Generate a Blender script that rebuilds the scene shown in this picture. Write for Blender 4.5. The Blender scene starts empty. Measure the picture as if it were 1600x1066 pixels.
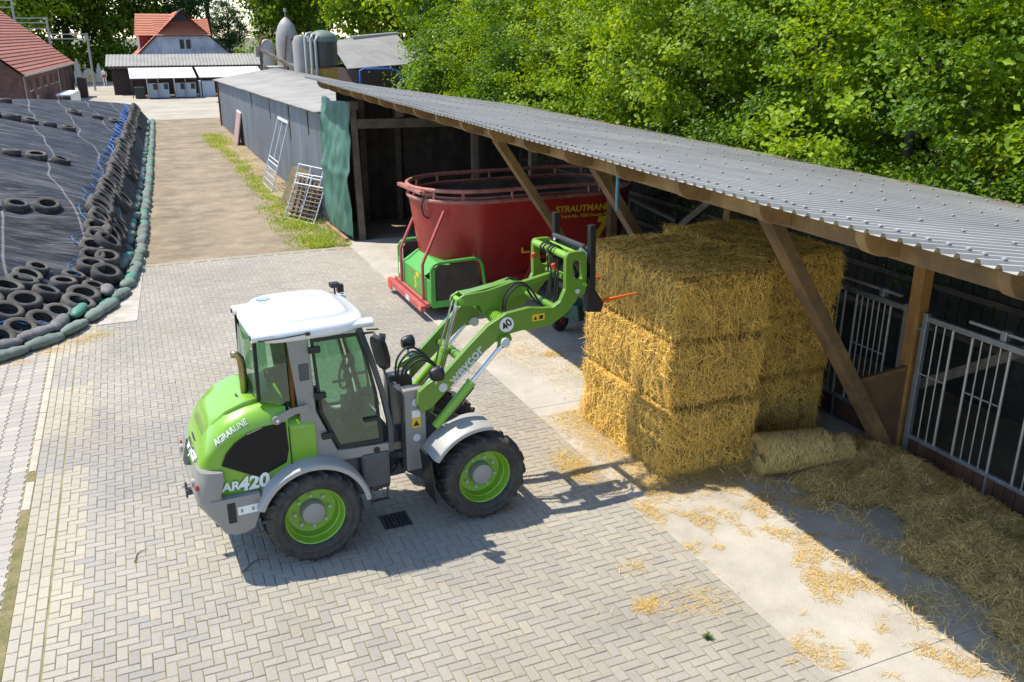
import bpy, bmesh, math, random
from mathutils import Vector, Matrix, noise
R = math.radians
random.seed(7)
scene = bpy.context.scene
COL = scene.collection

# ------------------------------------------------------------ camera, sky, sun
cam_d = bpy.data.cameras.new("camera"); cam = bpy.data.objects.new("camera", cam_d); COL.objects.link(cam)
cam.location = (0, 0, 5.3); cam.rotation_euler = (R(90 - 19.42), 0, -R(23.28))
cam_d.sensor_width = 36; cam_d.lens = 36 * 1370 / 1600; cam_d.clip_start = .1; cam_d.clip_end = 3000
scene.camera = cam
SUN = Vector((.42, -.30, -1))            # way the light travels
wld = bpy.data.worlds.new("World"); scene.world = wld; wld.use_nodes = True
wn = wld.node_tree.nodes; bg = wn["Background"]
sky = wn.new("ShaderNodeTexSky"); sky.sky_type = 'NISHITA'; sky.sun_disc = False
sky.sun_elevation = math.atan2(1, math.hypot(SUN.x, SUN.y)); sky.sun_rotation = math.atan2(-SUN.x, -SUN.y)
sky.air_density = 1.0; sky.dust_density = .25; sky.ozone_density = 2.0
wld.node_tree.links.new(sky.outputs[0], bg.inputs[0]); bg.inputs[1].default_value = .15
sun_d = bpy.data.lights.new("sun", 'SUN'); sun_d.energy = 3.3; sun_d.angle = R(.55); sun_d.color = (1, .925, .80)
sun = bpy.data.objects.new("sun", sun_d); COL.objects.link(sun); sun.rotation_euler = SUN.to_track_quat('-Z', 'Y').to_euler()
sun.location = (-8, 6, 20)
vs = scene.view_settings; vs.view_transform = 'Standard'; vs.look = 'None'; vs.exposure = 1.0; vs.gamma = 1
scene.render.film_transparent = False
scene.cycles.max_bounces = 6; scene.cycles.diffuse_bounces = 4; scene.cycles.glossy_bounces = 3; scene.cycles.transparent_max_bounces = 12

# ------------------------------------------------------------ helpers
MATS = {}
def lnk(nt, a, b): nt.links.new(a, b)
def mat(name, col, rough=.6, metal=0., var=0., vs_=4., bump=0., bs=60., col2=None, spec=.5, coat=0., rnd=0., attr=None,
        fac=(.4, .65), detail=5., stretch=None, dust=None, world=False):
    """principled material: colour, a second noise-driven colour, random shade per object/island, fine relief"""
    if name in MATS: return MATS[name]
    m = bpy.data.materials.new(name); m.use_nodes = True; MATS[name] = m
    nt = m.node_tree; N = nt.nodes; b = N["Principled BSDF"]
    b.inputs['Roughness'].default_value = rough; b.inputs['Metallic'].default_value = metal
    b.inputs['Specular IOR Level'].default_value = spec; b.inputs['Coat Weight'].default_value = coat
    b.inputs['Coat Roughness'].default_value = .08
    tc = N.new('ShaderNodeTexCoord'); src = tc.outputs['Object']
    if world: gw_ = N.new('ShaderNodeNewGeometry'); src = gw_.outputs['Position']
    wsrc = src
    if stretch:
        mp = N.new('ShaderNodeMapping'); mp.inputs['Scale'].default_value = stretch; lnk(nt, src, mp.inputs[0]); src = mp.outputs[0]
    rgb = N.new('ShaderNodeRGB'); rgb.outputs[0].default_value = (*col, 1); out = rgb.outputs[0]
    if attr:
        a = N.new('ShaderNodeAttribute'); a.attribute_name = attr; out = a.outputs['Color']
    if col2 is not None:
        n = N.new('ShaderNodeTexNoise'); n.inputs['Scale'].default_value = vs_; n.inputs['Detail'].default_value = detail
        n.inputs['Roughness'].default_value = .62; lnk(nt, src, n.inputs['Vector'])
        r = N.new('ShaderNodeMapRange'); r.inputs[1].default_value = fac[0]; r.inputs[2].default_value = fac[1]; lnk(nt, n.outputs[0], r.inputs[0])
        mx = N.new('ShaderNodeMix'); mx.data_type = 'RGBA'; lnk(nt, r.outputs[0], mx.inputs[0]); lnk(nt, out, mx.inputs[6]); mx.inputs[7].default_value = (*col2, 1); out = mx.outputs[2]
    if dust is not None:                      # (colour, amount, scale): settled dirt in patches
        n = N.new('ShaderNodeTexNoise'); n.inputs['Scale'].default_value = dust[2]; n.inputs['Detail'].default_value = 8; n.inputs['Roughness'].default_value = .7; lnk(nt, wsrc, n.inputs['Vector'])
        r = N.new('ShaderNodeMapRange'); r.inputs[1].default_value = .35; r.inputs[2].default_value = .75; r.inputs[4].default_value = dust[1]; lnk(nt, n.outputs[0], r.inputs[0])
        mx = N.new('ShaderNodeMix'); mx.data_type = 'RGBA'; lnk(nt, r.outputs[0], mx.inputs[0]); lnk(nt, out, mx.inputs[6]); mx.inputs[7].default_value = (*dust[0], 1); out = mx.outputs[2]
    if var or rnd:
        hs = N.new('ShaderNodeHueSaturation'); lnk(nt, out, hs.inputs['Color']); out = hs.outputs[0]
        if var:
            n2 = N.new('ShaderNodeTexNoise'); n2.inputs['Scale'].default_value = vs_ * 2.7; n2.inputs['Detail'].default_value = 8; n2.inputs['Roughness'].default_value = .65; lnk(nt, src, n2.inputs['Vector'])
            r2 = N.new('ShaderNodeMapRange'); r2.inputs[1].default_value = .25; r2.inputs[2].default_value = .75; r2.inputs[3].default_value = 1 - var; r2.inputs[4].default_value = 1 + var; lnk(nt, n2.outputs[0], r2.inputs[0]); v = r2.outputs[0]
        if rnd:
            oi = N.new('ShaderNodeObjectInfo'); ge = N.new('ShaderNodeNewGeometry'); ad = N.new('ShaderNodeMath'); ad.operation = 'ADD'
            lnk(nt, oi.outputs['Random'], ad.inputs[0]); lnk(nt, ge.outputs['Random Per Island'], ad.inputs[1])
            fr = N.new('ShaderNodeMath'); fr.operation = 'FRACT'; lnk(nt, ad.outputs[0], fr.inputs[0])
            r3 = N.new('ShaderNodeMapRange'); r3.inputs[3].default_value = 1 - rnd; r3.inputs[4].default_value = 1 + rnd; lnk(nt, fr.outputs[0], r3.inputs[0])
            if var:
                mu = N.new('ShaderNodeMath'); mu.operation = 'MULTIPLY'; lnk(nt, v, mu.inputs[0]); lnk(nt, r3.outputs[0], mu.inputs[1]); v = mu.outputs[0]
            else: v = r3.outputs[0]
        lnk(nt, v, hs.inputs['Value'])
    lnk(nt, out, b.inputs['Base Color'])
    if bump:
        n3 = N.new('ShaderNodeTexNoise'); n3.inputs['Scale'].default_value = bs; n3.inputs['Detail'].default_value = 6; lnk(nt, src, n3.inputs['Vector'])
        bp = N.new('ShaderNodeBump'); bp.inputs['Strength'].default_value = bump; bp.inputs['Distance'].default_value = .02; lnk(nt, n3.outputs[0], bp.inputs['Height']); lnk(nt, bp.outputs[0], b.inputs['Normal'])
    return m

def leaf_mat(name, c1, c2, trans=.4):
    m = bpy.data.materials.new(name); m.use_nodes = True; MATS[name] = m
    nt = m.node_tree; N = nt.nodes; b = N["Principled BSDF"]; o = N["Material Output"]
    ge = N.new('ShaderNodeNewGeometry'); tc = N.new('ShaderNodeTexCoord')
    n = N.new('ShaderNodeTexNoise'); n.inputs['Scale'].default_value = .8; n.inputs['Detail'].default_value = 3; lnk(nt, tc.outputs['Object'], n.inputs['Vector'])
    ad = N.new('ShaderNodeMath'); ad.operation = 'MULTIPLY_ADD'; ad.inputs[1].default_value = .55; lnk(nt, ge.outputs['Random Per Island'], ad.inputs[0])
    r = N.new('ShaderNodeMapRange'); r.inputs[1].default_value = .3; r.inputs[2].default_value = .75; r.inputs[4].default_value = .55; lnk(nt, n.outputs[0], r.inputs[0]); lnk(nt, r.outputs[0], ad.inputs[2])
    mx = N.new('ShaderNodeMix'); mx.data_type = 'RGBA'; mx.inputs[6].default_value = (*c1, 1); mx.inputs[7].default_value = (*c2, 1); lnk(nt, ad.outputs[0], mx.inputs[0])
    lnk(nt, mx.outputs[2], b.inputs['Base Color']); b.inputs['Roughness'].default_value = .5; b.inputs['Specular IOR Level'].default_value = .35
    t = N.new('ShaderNodeBsdfTranslucent'); hs = N.new('ShaderNodeHueSaturation'); hs.inputs['Value'].default_value = 1.6; hs.inputs['Saturation'].default_value = 1.1; hs.inputs['Hue'].default_value = .488
    lnk(nt, mx.outputs[2], hs.inputs['Color']); lnk(nt, hs.outputs[0], t.inputs[0])
    ms = N.new('ShaderNodeMixShader'); ms.inputs[0].default_value = trans; lnk(nt, b.outputs[0], ms.inputs[1]); lnk(nt, t.outputs[0], ms.inputs[2]); lnk(nt, ms.outputs[0], o.inputs[0])
    return m

def glass_mat(name, tint, gloss=.08):
    m = bpy.data.materials.new(name); m.use_nodes = True; MATS[name] = m
    nt = m.node_tree; N = nt.nodes; N.remove(N["Principled BSDF"]); o = N["Material Output"]
    t = N.new('ShaderNodeBsdfTransparent'); t.inputs[0].default_value = (*tint, 1)
    g = N.new('ShaderNodeBsdfGlossy'); g.inputs['Roughness'].default_value = .03; g.inputs[0].default_value = (.9, 1, .95, 1)
    f = N.new('ShaderNodeFresnel'); f.inputs[0].default_value = 1.5
    a = N.new('ShaderNodeMath'); a.operation = 'ADD'; a.inputs[1].default_value = gloss; lnk(nt, f.outputs[0], a.inputs[0])
    ms = N.new('ShaderNodeMixShader'); lnk(nt, a.outputs[0], ms.inputs[0]); lnk(nt, t.outputs[0], ms.inputs[1]); lnk(nt, g.outputs[0], ms.inputs[2]); lnk(nt, ms.outputs[0], o.inputs[0])
    return m

class MB:
    """collects faces; build() links them as one mesh object"""
    def __init__(s): s.v = []; s.f = []; s.mi = []; s.m = 0
    def add(s, vs, fs):
        k = len(s.v); s.v += [tuple(p) for p in vs]; s.f += [tuple(i + k for i in q) for q in fs]; s.mi += [s.m] * len(fs); return s
    def box(s, c, d, rot=None):
        x, y, z = d[0] / 2, d[1] / 2, d[2] / 2
        p = [Vector(q) for q in ((-x, -y, -z), (x, -y, -z), (x, y, -z), (-x, y, -z), (-x, -y, z), (x, -y, z), (x, y, z), (-x, y, z))]
        if rot is not None: p = [rot @ q for q in p]
        c = Vector(c); return s.add([q + c for q in p], [(3, 2, 1, 0), (4, 5, 6, 7), (0, 1, 5, 4), (1, 2, 6, 5), (2, 3, 7, 6), (3, 0, 4, 7)])
    def bb(s, x0, x1, y0, y1, z0, z1): return s.box(((x0 + x1) / 2, (y0 + y1) / 2, (z0 + z1) / 2), (x1 - x0, y1 - y0, z1 - z0))
    def bar(s, a, b, w, h=None, up=(0, 0, 1), w2=None, h2=None):
        a, b = Vector(a), Vector(b); h = w if h is None else h; w2 = w if w2 is None else w2; h2 = h if h2 is None else h2
        d = (b - a).normalized(); u = Vector(up); sd = d.cross(u)
        if sd.length < 1e-4: sd = d.cross(Vector((0, 1, 0)))
        sd.normalize(); u = sd.cross(d)
        p = []
        for c, ww, hh in ((a, w, h), (b, w2, h2)):
            p += [c - sd * ww / 2 - u * hh / 2, c + sd * ww / 2 - u * hh / 2, c + sd * ww / 2 + u * hh / 2, c - sd * ww / 2 + u * hh / 2]
        return s.add(p, [(3, 2, 1, 0), (4, 5, 6, 7), (0, 1, 5, 4), (1, 2, 6, 5), (2, 3, 7, 6), (3, 0, 4, 7)])
    def cyl(s, a, b, r, r2=None, n=14, caps=True):
        a, b = Vector(a), Vector(b); r2 = r if r2 is None else r2; d = (b - a).normalized()
        q = d.orthogonal().normalized(); w = d.cross(q); p = []
        for c, rr in ((a, r), (b, r2)):
            for i in range(n):
                t = 2 * math.pi * i / n; p.append(c + (q * math.cos(t) + w * math.sin(t)) * rr)
        f = [(i, (i + 1) % n, n + (i + 1) % n, n + i) for i in range(n)]
        if caps: f += [tuple(range(n - 1, -1, -1)), tuple(range(n, 2 * n))]
        return s.add(p, f)
    def tube(s, path, r, n=8, closed=False, caps=True):
        P = [Vector(p) for p in path]; m = len(P); rs = r if isinstance(r, (list, tuple)) else [r] * m
        pts = []; q = None
        for i in range(m):
            if closed: d = P[(i + 1) % m] - P[i - 1]
            else: d = P[min(i + 1, m - 1)] - P[max(i - 1, 0)]
            d.normalize()
            if q is None: q = d.orthogonal().normalized()
            else:
                q = q - d * q.dot(d)
                q = q.normalized() if q.length > 1e-5 else d.orthogonal().normalized()
            w = d.cross(q)
            for k in range(n):
                t = 2 * math.pi * k / n; pts.append(P[i] + (q * math.cos(t) + w * math.sin(t)) * rs[i])
        f = []
        for i in range(m if closed else m - 1):
            j = (i + 1) % m
            for k in range(n): f.append((i * n + k, i * n + (k + 1) % n, j * n + (k + 1) % n, j * n + k))
        if caps and not closed: f += [tuple(range(n - 1, -1, -1)), tuple(range((m - 1) * n, m * n))]
        return s.add(pts, f)
    def prism(s, poly, axis, a, b):
        """poly: 2D points; axis 'y': poly=(x,z); 'x': (y,z); 'z': (x,y)"""
        def P(p, t): return (p[0], t, p[1]) if axis == 'y' else (t, p[0], p[1]) if axis == 'x' else (p[0], p[1], t)
        n = len(poly); v = [P(p, a) for p in poly] + [P(p, b) for p in poly]
        f = [(i, (i + 1) % n, n + (i + 1) % n, n + i) for i in range(n)] + [tuple(range(n - 1, -1, -1)), tuple(range(n, 2 * n))]
        return s.add(v, f)
    def loft(s, rings, caps=True, closed=True):
        n = len(rings[0]); v = [p for r in rings for p in r]; f = []
        for i in range(len(rings) - 1):
            for k in range(n if closed else n - 1): f.append((i * n + k, i * n + (k + 1) % n, (i + 1) * n + (k + 1) % n, (i + 1) * n + k))
        if caps: f += [tuple(range(n - 1, -1, -1)), tuple(range((len(rings) - 1) * n, len(rings) * n))]
        return s.add(v, f)
    def lathe(s, prof, c=(0, 0, 0), axis='y', n=32):
        """prof: (radius, along)"""
        rings = []
        for k in range(n):
            t = 2 * math.pi * k / n; rg = []
            for r, a in prof:
                u, w = r * math.cos(t), r * math.sin(t)
                rg.append((c[0] + u, c[1] + a, c[2] + w) if axis == 'y' else (c[0] + u, c[1] + w, c[2] + a) if axis == 'z' else (c[0] + a, c[1] + u, c[2] + w))
            rings.append(rg)
        m = len(prof); v = [p for r in rings for p in r]; f = []
        for k in range(n):
            j = (k + 1) % n
            for i in range(m - 1): f.append((k * m + i, j * m + i, j * m + i + 1, k * m + i + 1))
        return s.add(v, f)
    def split(s, name, mats, parent=None, **kw):
        """every separate piece becomes an object of its own"""
        par = list(range(len(s.v)))
        def find(a):
            while par[a] != a: par[a] = par[par[a]]; a = par[a]
            return a
        for q in s.f:
            for i in q[1:]: par[find(i)] = find(q[0])
        grp = {}
        for q in s.f: grp.setdefault(find(q[0]), []).append(q)
        out = []
        for fs in grp.values():
            ids = sorted({i for q in fs for i in q}); ix = {i: k for k, i in enumerate(ids)}
            out.append(MB().add([s.v[i] for i in ids], [tuple(ix[i] for i in q) for q in fs]).build(name, mats, parent, **kw))
        return out
    def build(s, name, mats, parent=None, smooth=None, bevel=0, fix=True, seg=2):
        me = bpy.data.meshes.new(name); me.from_pydata(s.v, [], s.f)
        mats = mats if isinstance(mats, (list, tuple)) else [mats]
        for m in mats: me.materials.append(m)
        if len(mats) > 1: me.polygons.foreach_set('material_index', s.mi)
        if fix:
            bm = bmesh.new(); bm.from_mesh(me); bmesh.ops.recalc_face_normals(bm, faces=bm.faces); bm.to_mesh(me); bm.free()
        if smooth is not None:
            me.polygons.foreach_set('use_smooth', [True] * len(me.polygons)); me.set_sharp_from_angle(angle=R(smooth))
        me.update(); o = bpy.data.objects.new(name, me); COL.objects.link(o)
        if parent is not None: o.parent = parent
        if bevel:
            bv = o.modifiers.new('bevel', 'BEVEL'); bv.width = bevel; bv.segments = seg; bv.limit_method = 'ANGLE'; bv.angle_limit = R(35); bv.harden_normals = False
        return o

def empty(name, loc=(0, 0, 0), rz=0):
    o = bpy.data.objects.new(name, None); COL.objects.link(o); o.location = loc; o.rotation_euler = (0, 0, rz); o.empty_display_size = .2; return o
def tag(o, label, cat, group=None):
    o['label'] = label; o['category'] = cat
    if group: o['group'] = group
    return o
def struct(o): o['kind'] = 'structure'; return o
def stuff(o): o['kind'] = 'stuff'; return o
def copy(o, parent=None, loc=None, rot=None):
    c = o.copy(); COL.objects.link(c); c.parent = parent
    if loc is not None: c.location = loc
    if rot is not None: c.rotation_euler = rot
    for ch in o.children: copy(ch, c)
    return c
def text_obj(name, body, size, m, M4, parent=None, shear=0., offset=0., extrude=.002, align='CENTER', space=1.):
    cu = bpy.data.curves.new(name, 'FONT'); cu.body = body; cu.size = size; cu.shear = shear; cu.offset = offset; cu.extrude = extrude
    cu.align_x = align; cu.align_y = 'CENTER'; cu.space_character = space
    t = bpy.data.objects.new(name + "_curve", cu); COL.objects.link(t)
    bpy.context.view_layer.update()
    me = bpy.data.meshes.new_from_object(t.evaluated_get(bpy.context.evaluated_depsgraph_get()))
    bpy.data.objects.remove(t); me.name = name; me.materials.clear(); me.materials.append(m)
    o = bpy.data.objects.new(name, me); COL.objects.link(o)
    if parent is not None: o.parent = parent
    o.matrix_local = M4
    return o
def frame(origin, xdir, up):
    """matrix whose local x is the reading direction and local y the up of a lettering"""
    x = Vector(xdir).normalized(); y = Vector(up); y = (y - x * y.dot(x)).normalized(); z = x.cross(y)
    return Matrix(((x.x, y.x, z.x, origin[0]), (x.y, y.y, z.y, origin[1]), (x.z, y.z, z.z, origin[2]), (0, 0, 0, 1)))
def smooth_path(P, n=6):
    P = [Vector(p) for p in P]; out = []
    for i in range(len(P) - 1):
        a, b, c, d = P[max(i - 1, 0)], P[i], P[i + 1], P[min(i + 2, len(P) - 1)]
        for k in range(n):
            t = k / n; out.append(.5 * ((2 * b) + (c - a) * t + (2 * a - 5 * b + 4 * c - d) * t * t + (3 * b - a - 3 * c + d) * t ** 3))
    return out + [P[-1]]
def nth(k):
    return str(k) + ('th' if 10 < k % 100 < 14 else {1: 'st', 2: 'nd', 3: 'rd'}.get(k % 10, 'th'))
def rnd(a, b): return random.uniform(a, b)
def nz(x, y, z=0., s=1.): return noise.noise(Vector((x * s, y * s, z * s)))
def strand_mesh(items, name, m, parent=None):
    """items: (pos, dir, side, length, width, bend) -> narrow two-piece ribbons joined as one mesh"""
    v = []; f = []
    for p, d, sd, L, w, b in items:
        k = len(v); mid = p + d * (L * .5) + b; e = p + d * L
        v += [p - sd * w, p + sd * w, mid + sd * w, mid - sd * w, e + sd * (w * .4), e - sd * (w * .4)]
        f += [(k, k + 1, k + 2, k + 3), (k + 3, k + 2, k + 4, k + 5)]
    me = bpy.data.meshes.new(name); me.from_pydata([tuple(q) for q in v], [], f); me.materials.append(m)
    o = bpy.data.objects.new(name, me); COL.objects.link(o)
    if parent is not None: o.parent = parent
    return o

# ------------------------------------------------------------ ground, yard, paving
m_ground = mat("ground_earth", (.10, .12, .045), .95, col2=(.16, .13, .08), vs_=.3, var=.25, bump=.6, bs=9)
g = MB(); g.add([(-400, -60, -.05), (400, -60, -.05), (400, 900, -.05), (-400, 900, -.05)], [(0, 1, 2, 3)])
struct(g.build("ground", m_ground))

def poly_sheet(name, pts, z, m, sub=0):
    s = MB(); s.add([(x, y, z) for x, y in pts], [tuple(range(len(pts)))]); o = s.build(name, m)
    if sum(p.normal.z for p in o.data.polygons) < 0: o.data.flip_normals()
    return struct(o)
m_far = mat("far_yard_concrete", (.40, .36, .29), .9, col2=(.30, .27, .21), vs_=.35, var=.12, bump=.2, bs=12)
poly_sheet("far_yard", [(-14, 61.5), (14, 61.5), (16, 86), (9, 100), (-3, 130), (-9, 130), (-9, 86)], -.018, m_far)
m_dirt = mat("track_dirt", (.245, .19, .12), .95, col2=(.11, .08, .048), vs_=.55, fac=(.42, .72), var=.3, bump=.9, bs=14, detail=9, dust=((.315, .26, .18), .7, 1.3))
poly_sheet("dirt_track", [(-1, 22.3), (6.5, 22.3), (6.5, 62), (.3, 62)], -.012, m_dirt)
m_conc = mat("apron_concrete", (.42, .385, .325), .88, col2=(.31, .275, .215), vs_=.75, fac=(.44, .70), var=.16, bump=.35, bs=40, detail=10, dust=((.45, .42, .365), .7, 3.1))
apron = MB()
for i, (y0, y1) in enumerate(((-1, 4.6), (4.606, 10.9), (10.906, 16.9), (16.906, 22.9))):
    apron.bb(5.0, 8.98, y0, y1, -.2, 0)
struct(apron.build("concrete_apron", m_conc, bevel=.006))
m_floor = mat("barn_floor_dirt", (.17, .145, .11), .95, col2=(.24, .19, .11), vs_=1.2, var=.2, bump=.5, bs=20)
poly_sheet("barn_floor", [(8.98, -2), (14, -2), (14, 26), (4.6, 26), (4.6, 22.4), (5.0, 22.4), (5.0, 22.9), (8.98, 22.9)], -.006, m_floor)
m_kerb = mat("kerb_concrete", (.46, .42, .36), .9, col2=(.33, .29, .22), vs_=2., var=.12, bump=.3, bs=40)
kb = MB()
KL = [(-.28, 17.84), (-.12, 20.8), (.03, 23.3), (.18, 25.66), (.55, 33.3), (1.14, 46.9), (1.78, 61.5)]      # outer line of the clamp's kerb
for (xa, ya), (xb, yb) in zip(KL, KL[1:]):
    n = max(1, int((yb - ya) / 1.2))
    for i in range(n):
        p = Vector((xa, ya, 0)).lerp(Vector((xb, yb, 0)), i / n); q = Vector((xa, ya, 0)).lerp(Vector((xb, yb, 0)), (i + 1) / n); q = q - (q - p) * .012
        kb.prism([(p.x - .5, p.y), (p.x, p.y), (q.x, q.y), (q.x - .5, q.y)], 'z', -.1, .012)
kb.prism([(-1.0, 17.75), (-.29, 17.78), (-.25, 18.9), (-.7, 19.6)], 'z', -.1, .011)
struct(kb.build("clamp_kerb", m_kerb))

def proj(p):
    th, yw = R(19.42), R(23.28)
    hd = Vector((math.sin(yw), math.cos(yw), 0)); rt = Vector((math.cos(yw), -math.sin(yw), 0)); Z = Vector((0, 0, 1))
    F = hd * math.cos(th) - Z * math.sin(th); U = hd * math.sin(th) + Z * math.cos(th)
    q = Vector(p) - Vector((0, 0, 5.3)); d = q.dot(F)
    if d < .1: return (-9999, -9999, d)
    return (800 + 1370 * q.dot(rt) / d, 533 - 1370 * q.dot(U) / d, d)

m_bed = mat("joint_sand", (.32, .265, .155), 1., col2=(.23, .21, .095), vs_=1.3, fac=(.4, .6), var=.3, bump=.8, bs=70)
m_paver = mat("paver_concrete", (.3, .3, .3), .9, attr="tint", var=.13, vs_=14, bump=.4, bs=130, world=True, col2=(.235, .19, .135), fac=(.52, .85), dust=((.40, .365, .30), .55, 1.1), detail=10)
m_paver.node_tree.nodes["Noise Texture"].inputs["Scale"].default_value = .55
bed = MB(); bed.bb(-1.66, 5.0, 2.6, 22.4, -.2, -.0085); paving = struct(bed.build("herringbone_paving", m_bed))

def paver_geo(hx, hy, ch=.006, dz=0., outline=None):
    o = outline or [(-hx, -hy), (hx, -hy), (hx, hy), (-hx, hy)]
    n = len(o); ins = []
    for x, y in o: ins.append((x - math.copysign(ch, x), y - math.copysign(ch, y)))
    v = [(x, y, -.02) for x, y in o] + [(x, y, -.005) for x, y in o] + [(x, y, 0) for x, y in ins]
    f = [tuple(2 * n + i for i in range(n))]
    for i in range(n):
        j = (i + 1) % n; f += [(i, j, n + j, n + i), (n + i, n + j, 2 * n + j, 2 * n + i)]
    return v, f
def tint_layer(me, cols_per_face):
    a = me.color_attributes.new("tint", 'FLOAT_COLOR', 'CORNER'); buf = []
    for p, c in zip(me.polygons, cols_per_face): buf += [c[0], c[1], c[2], 1.] * p.loop_total
    a.data.foreach_set('color', buf)
PAL = [(.322, .300, .262), (.336, .312, .272), (.308, .290, .256), (.350, .325, .280), (.326, .304, .264), (.296, .282, .256), (.362, .330, .274), (.314, .290, .248)]
def paver_tint(x, y, r):
    c = Vector(PAL[int(r * 7.99)]); k = 1 + .16 * nz(x, y, 3, .45) + .10 * nz(x, y, 8, 1.6)
    if nz(x, y, 5, .33) > .18: c = c.lerp(Vector((.262, .255, .245)), .5)           # a batch of greyer stones
    if x < -1.0 and nz(x, y, 1, .7) > -.25: c = c.lerp(Vector((.46, .405, .29)), .6)   # cut yellow stones along the edge
    if nz(x, y, 12, .28) > .22: c = c.lerp(Vector((.30, .245, .175)), .35)          # trodden dirt
    return Vector((c.x * .97, c.y * .955, c.z * .92)) * k
bricks = []                                             # (x, y, along x?, random)
U_ = .1
for j in range(int(2.6 / U_), int(22.2 / U_)):
    for i in range(int(-1.26 / U_) - 3, int(4.95 / U_)):
        mm = (i + j) % 4; x, y = i * U_, j * U_
        if mm == 0: cx, cy, h = x + U_, y + U_ / 2, True
        elif mm == 2: cx, cy, h = x + U_ / 2, y + U_, False
        else: continue
        hw = U_ if h else U_ / 2
        if cx - hw < -1.31 or cx + hw > 4.905:
            if h and -1.31 < cx - .05 - .049 and cx < 4.95: bricks.append((cx - .05, cy, None, random.random()))
            elif h and cx + .05 + .049 < 4.905 and cx > -1.31: bricks.append((cx + .05, cy, None, random.random()))
            continue
        bricks.append((cx, cy, h, random.random()))
for j in range(int(2.6 / .2), int(22.2 / .2)):          # edge courses
    bricks.append((4.952, j * .2 + .1, False, random.random()))
    bricks.append((-1.365, j * .2 + .1, False, random.random()))
    bricks.append((-1.467, j * .2, False, random.random() * .4 + .55))
    bricks.append((-1.568, j * .2 + .1, False, random.random()))
for i in range(int(-1.2 / .2), int(4.9 / .2)): bricks.append((i * .2 + .1, 22.25, True, random.random())); bricks.append((i * .2 + .1, 22.352, True, random.random()))
vis = []; rest = []
for b in bricks:
    px, py, d = proj((b[0], b[1], 0))
    (vis if -10 < px < 1610 and py < 1076 else rest).append((d, b))
vis.sort(key=lambda t: t[0])
vis = [q for q in vis if q[1][2] is not None] + [q for q in vis if q[1][2] is None]
near = [b for _, b in vis[:300]]; rest = [b for _, b in vis[300:]] + [b for d, b in rest if d > 2.5]
V = []; F = []; CT = []
for cx, cy, h, r in rest:
    v, f = paver_geo(.0965 if h else .0465, .0465 if (h or h is None) else .0965)
    k = len(V); tz = rnd(-.002, .002); ta = rnd(-.012, .012); tb = rnd(-.012, .012); sk = rnd(-.012, .012)
    V += [(cx + a - sk * b_, cy + b_ + sk * a, c + tz + a * ta + b_ * tb) for a, b_, c in v]; F += [tuple(q + k for q in p) for p in f]
    CT += [paver_tint(cx, cy, r)] * len(f)
me = bpy.data.meshes.new("pavers"); me.from_pydata(V, [], F); me.materials.append(m_paver); tint_layer(me, CT)
o = bpy.data.objects.new("pavers", me); COL.objects.link(o); o.parent = paving; stuff(o)
pm = []
v, f = paver_geo(.0965, .0465)
vis300 = None
for k in range(24):
    me = bpy.data.meshes.new("paver"); me.from_pydata(v, [], f); me.materials.append(m_paver)
    c = Vector(PAL[k % 8]) * (.9 + .1 * (k // 8)); c = Vector((c.x * .97, c.y * .955, c.z * .92)); tint_layer(me, [c] * len(f)); pm.append((c, me))
for cx, cy, h, r in near:
    want = paver_tint(cx, cy, r); c, me = min(pm, key=lambda t: (t[0] - want).length)
    o = bpy.data.objects.new("paver", me); COL.objects.link(o); o.parent = paving
    o.location = (cx, cy, rnd(-.002, .002)); o.rotation_euler = (rnd(-.012, .012), rnd(-.012, .012), (0 if h else R(90)) + rnd(-.012, .012))

# interlocking stones left of the edge course
bed = MB(); bed.bb(-4.6, -1.66, 6.5, 18.5, -.2, -.0105); sidep = struct(bed.build("interlocking_paving", m_bed))
a, o_, hh = .0965, .012, .081
zz = [(-a + o_, -hh), (a - o_, -hh), (a - o_, -hh * .55), (a + o_, -hh * .25), (a + o_, hh * .25), (a - o_, hh * .55), (a - o_, hh), (-a + o_, hh), (-a + o_, hh * .55), (-a - o_, hh * .25), (-a - o_, -hh * .25), (-a + o_, -hh * .55)]
v, f = paver_geo(0, 0, .004, outline=zz); zm = []
for k in range(10):
    me = bpy.data.meshes.new("zigzag_paver"); me.from_pydata(v, [], f); me.materials.append(m_paver)
    c = Vector(((.375, .335, .285), (.40, .355, .30), (.36, .325, .285), (.345, .32, .275), (.42, .375, .31))[k % 5]) * (.93 + .1 * (k // 5)); tint_layer(me, [c] * len(f)); zm.append(me)
cand = []
for i in range(15):
    for j in range(72):
        x, y = -1.832 - i * .2, 6.6 + j * .166 + (.083 if i % 2 else 0); px, py, d = proj((x, y, 0))
        if -25 < px < 1600 and py < 1080 and y < 17.6 + .9 * (x + 1.7): cand.append((d, x, y))
cand.sort(); V = []; F = []; CT = []
for n_, (d, x, y) in enumerate(cand):
    if n_ < 290:
        o = bpy.data.objects.new("zigzag_paver", random.choice(zm)); COL.objects.link(o); o.parent = sidep; o.location = (x, y, rnd(-.0015, .0015)); o.rotation_euler = (rnd(-.008, .008), rnd(-.008, .008), 0)
    else:
        k = len(V); V += [(x + p, y + q, r_) for p, q, r_ in v]; F += [tuple(q + k for q in p) for p in f]; CT += [Vector((.38, .34, .29)) * rnd(.92, 1.08)] * len(f)
if V:
    me = bpy.data.meshes.new("zigzag_pavers"); me.from_pydata(V, [], F); me.materials.append(m_paver); tint_layer(me, CT)
    o = bpy.data.objects.new("zigzag_pavers", me); COL.objects.link(o); o.parent = sidep; stuff(o)
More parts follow.
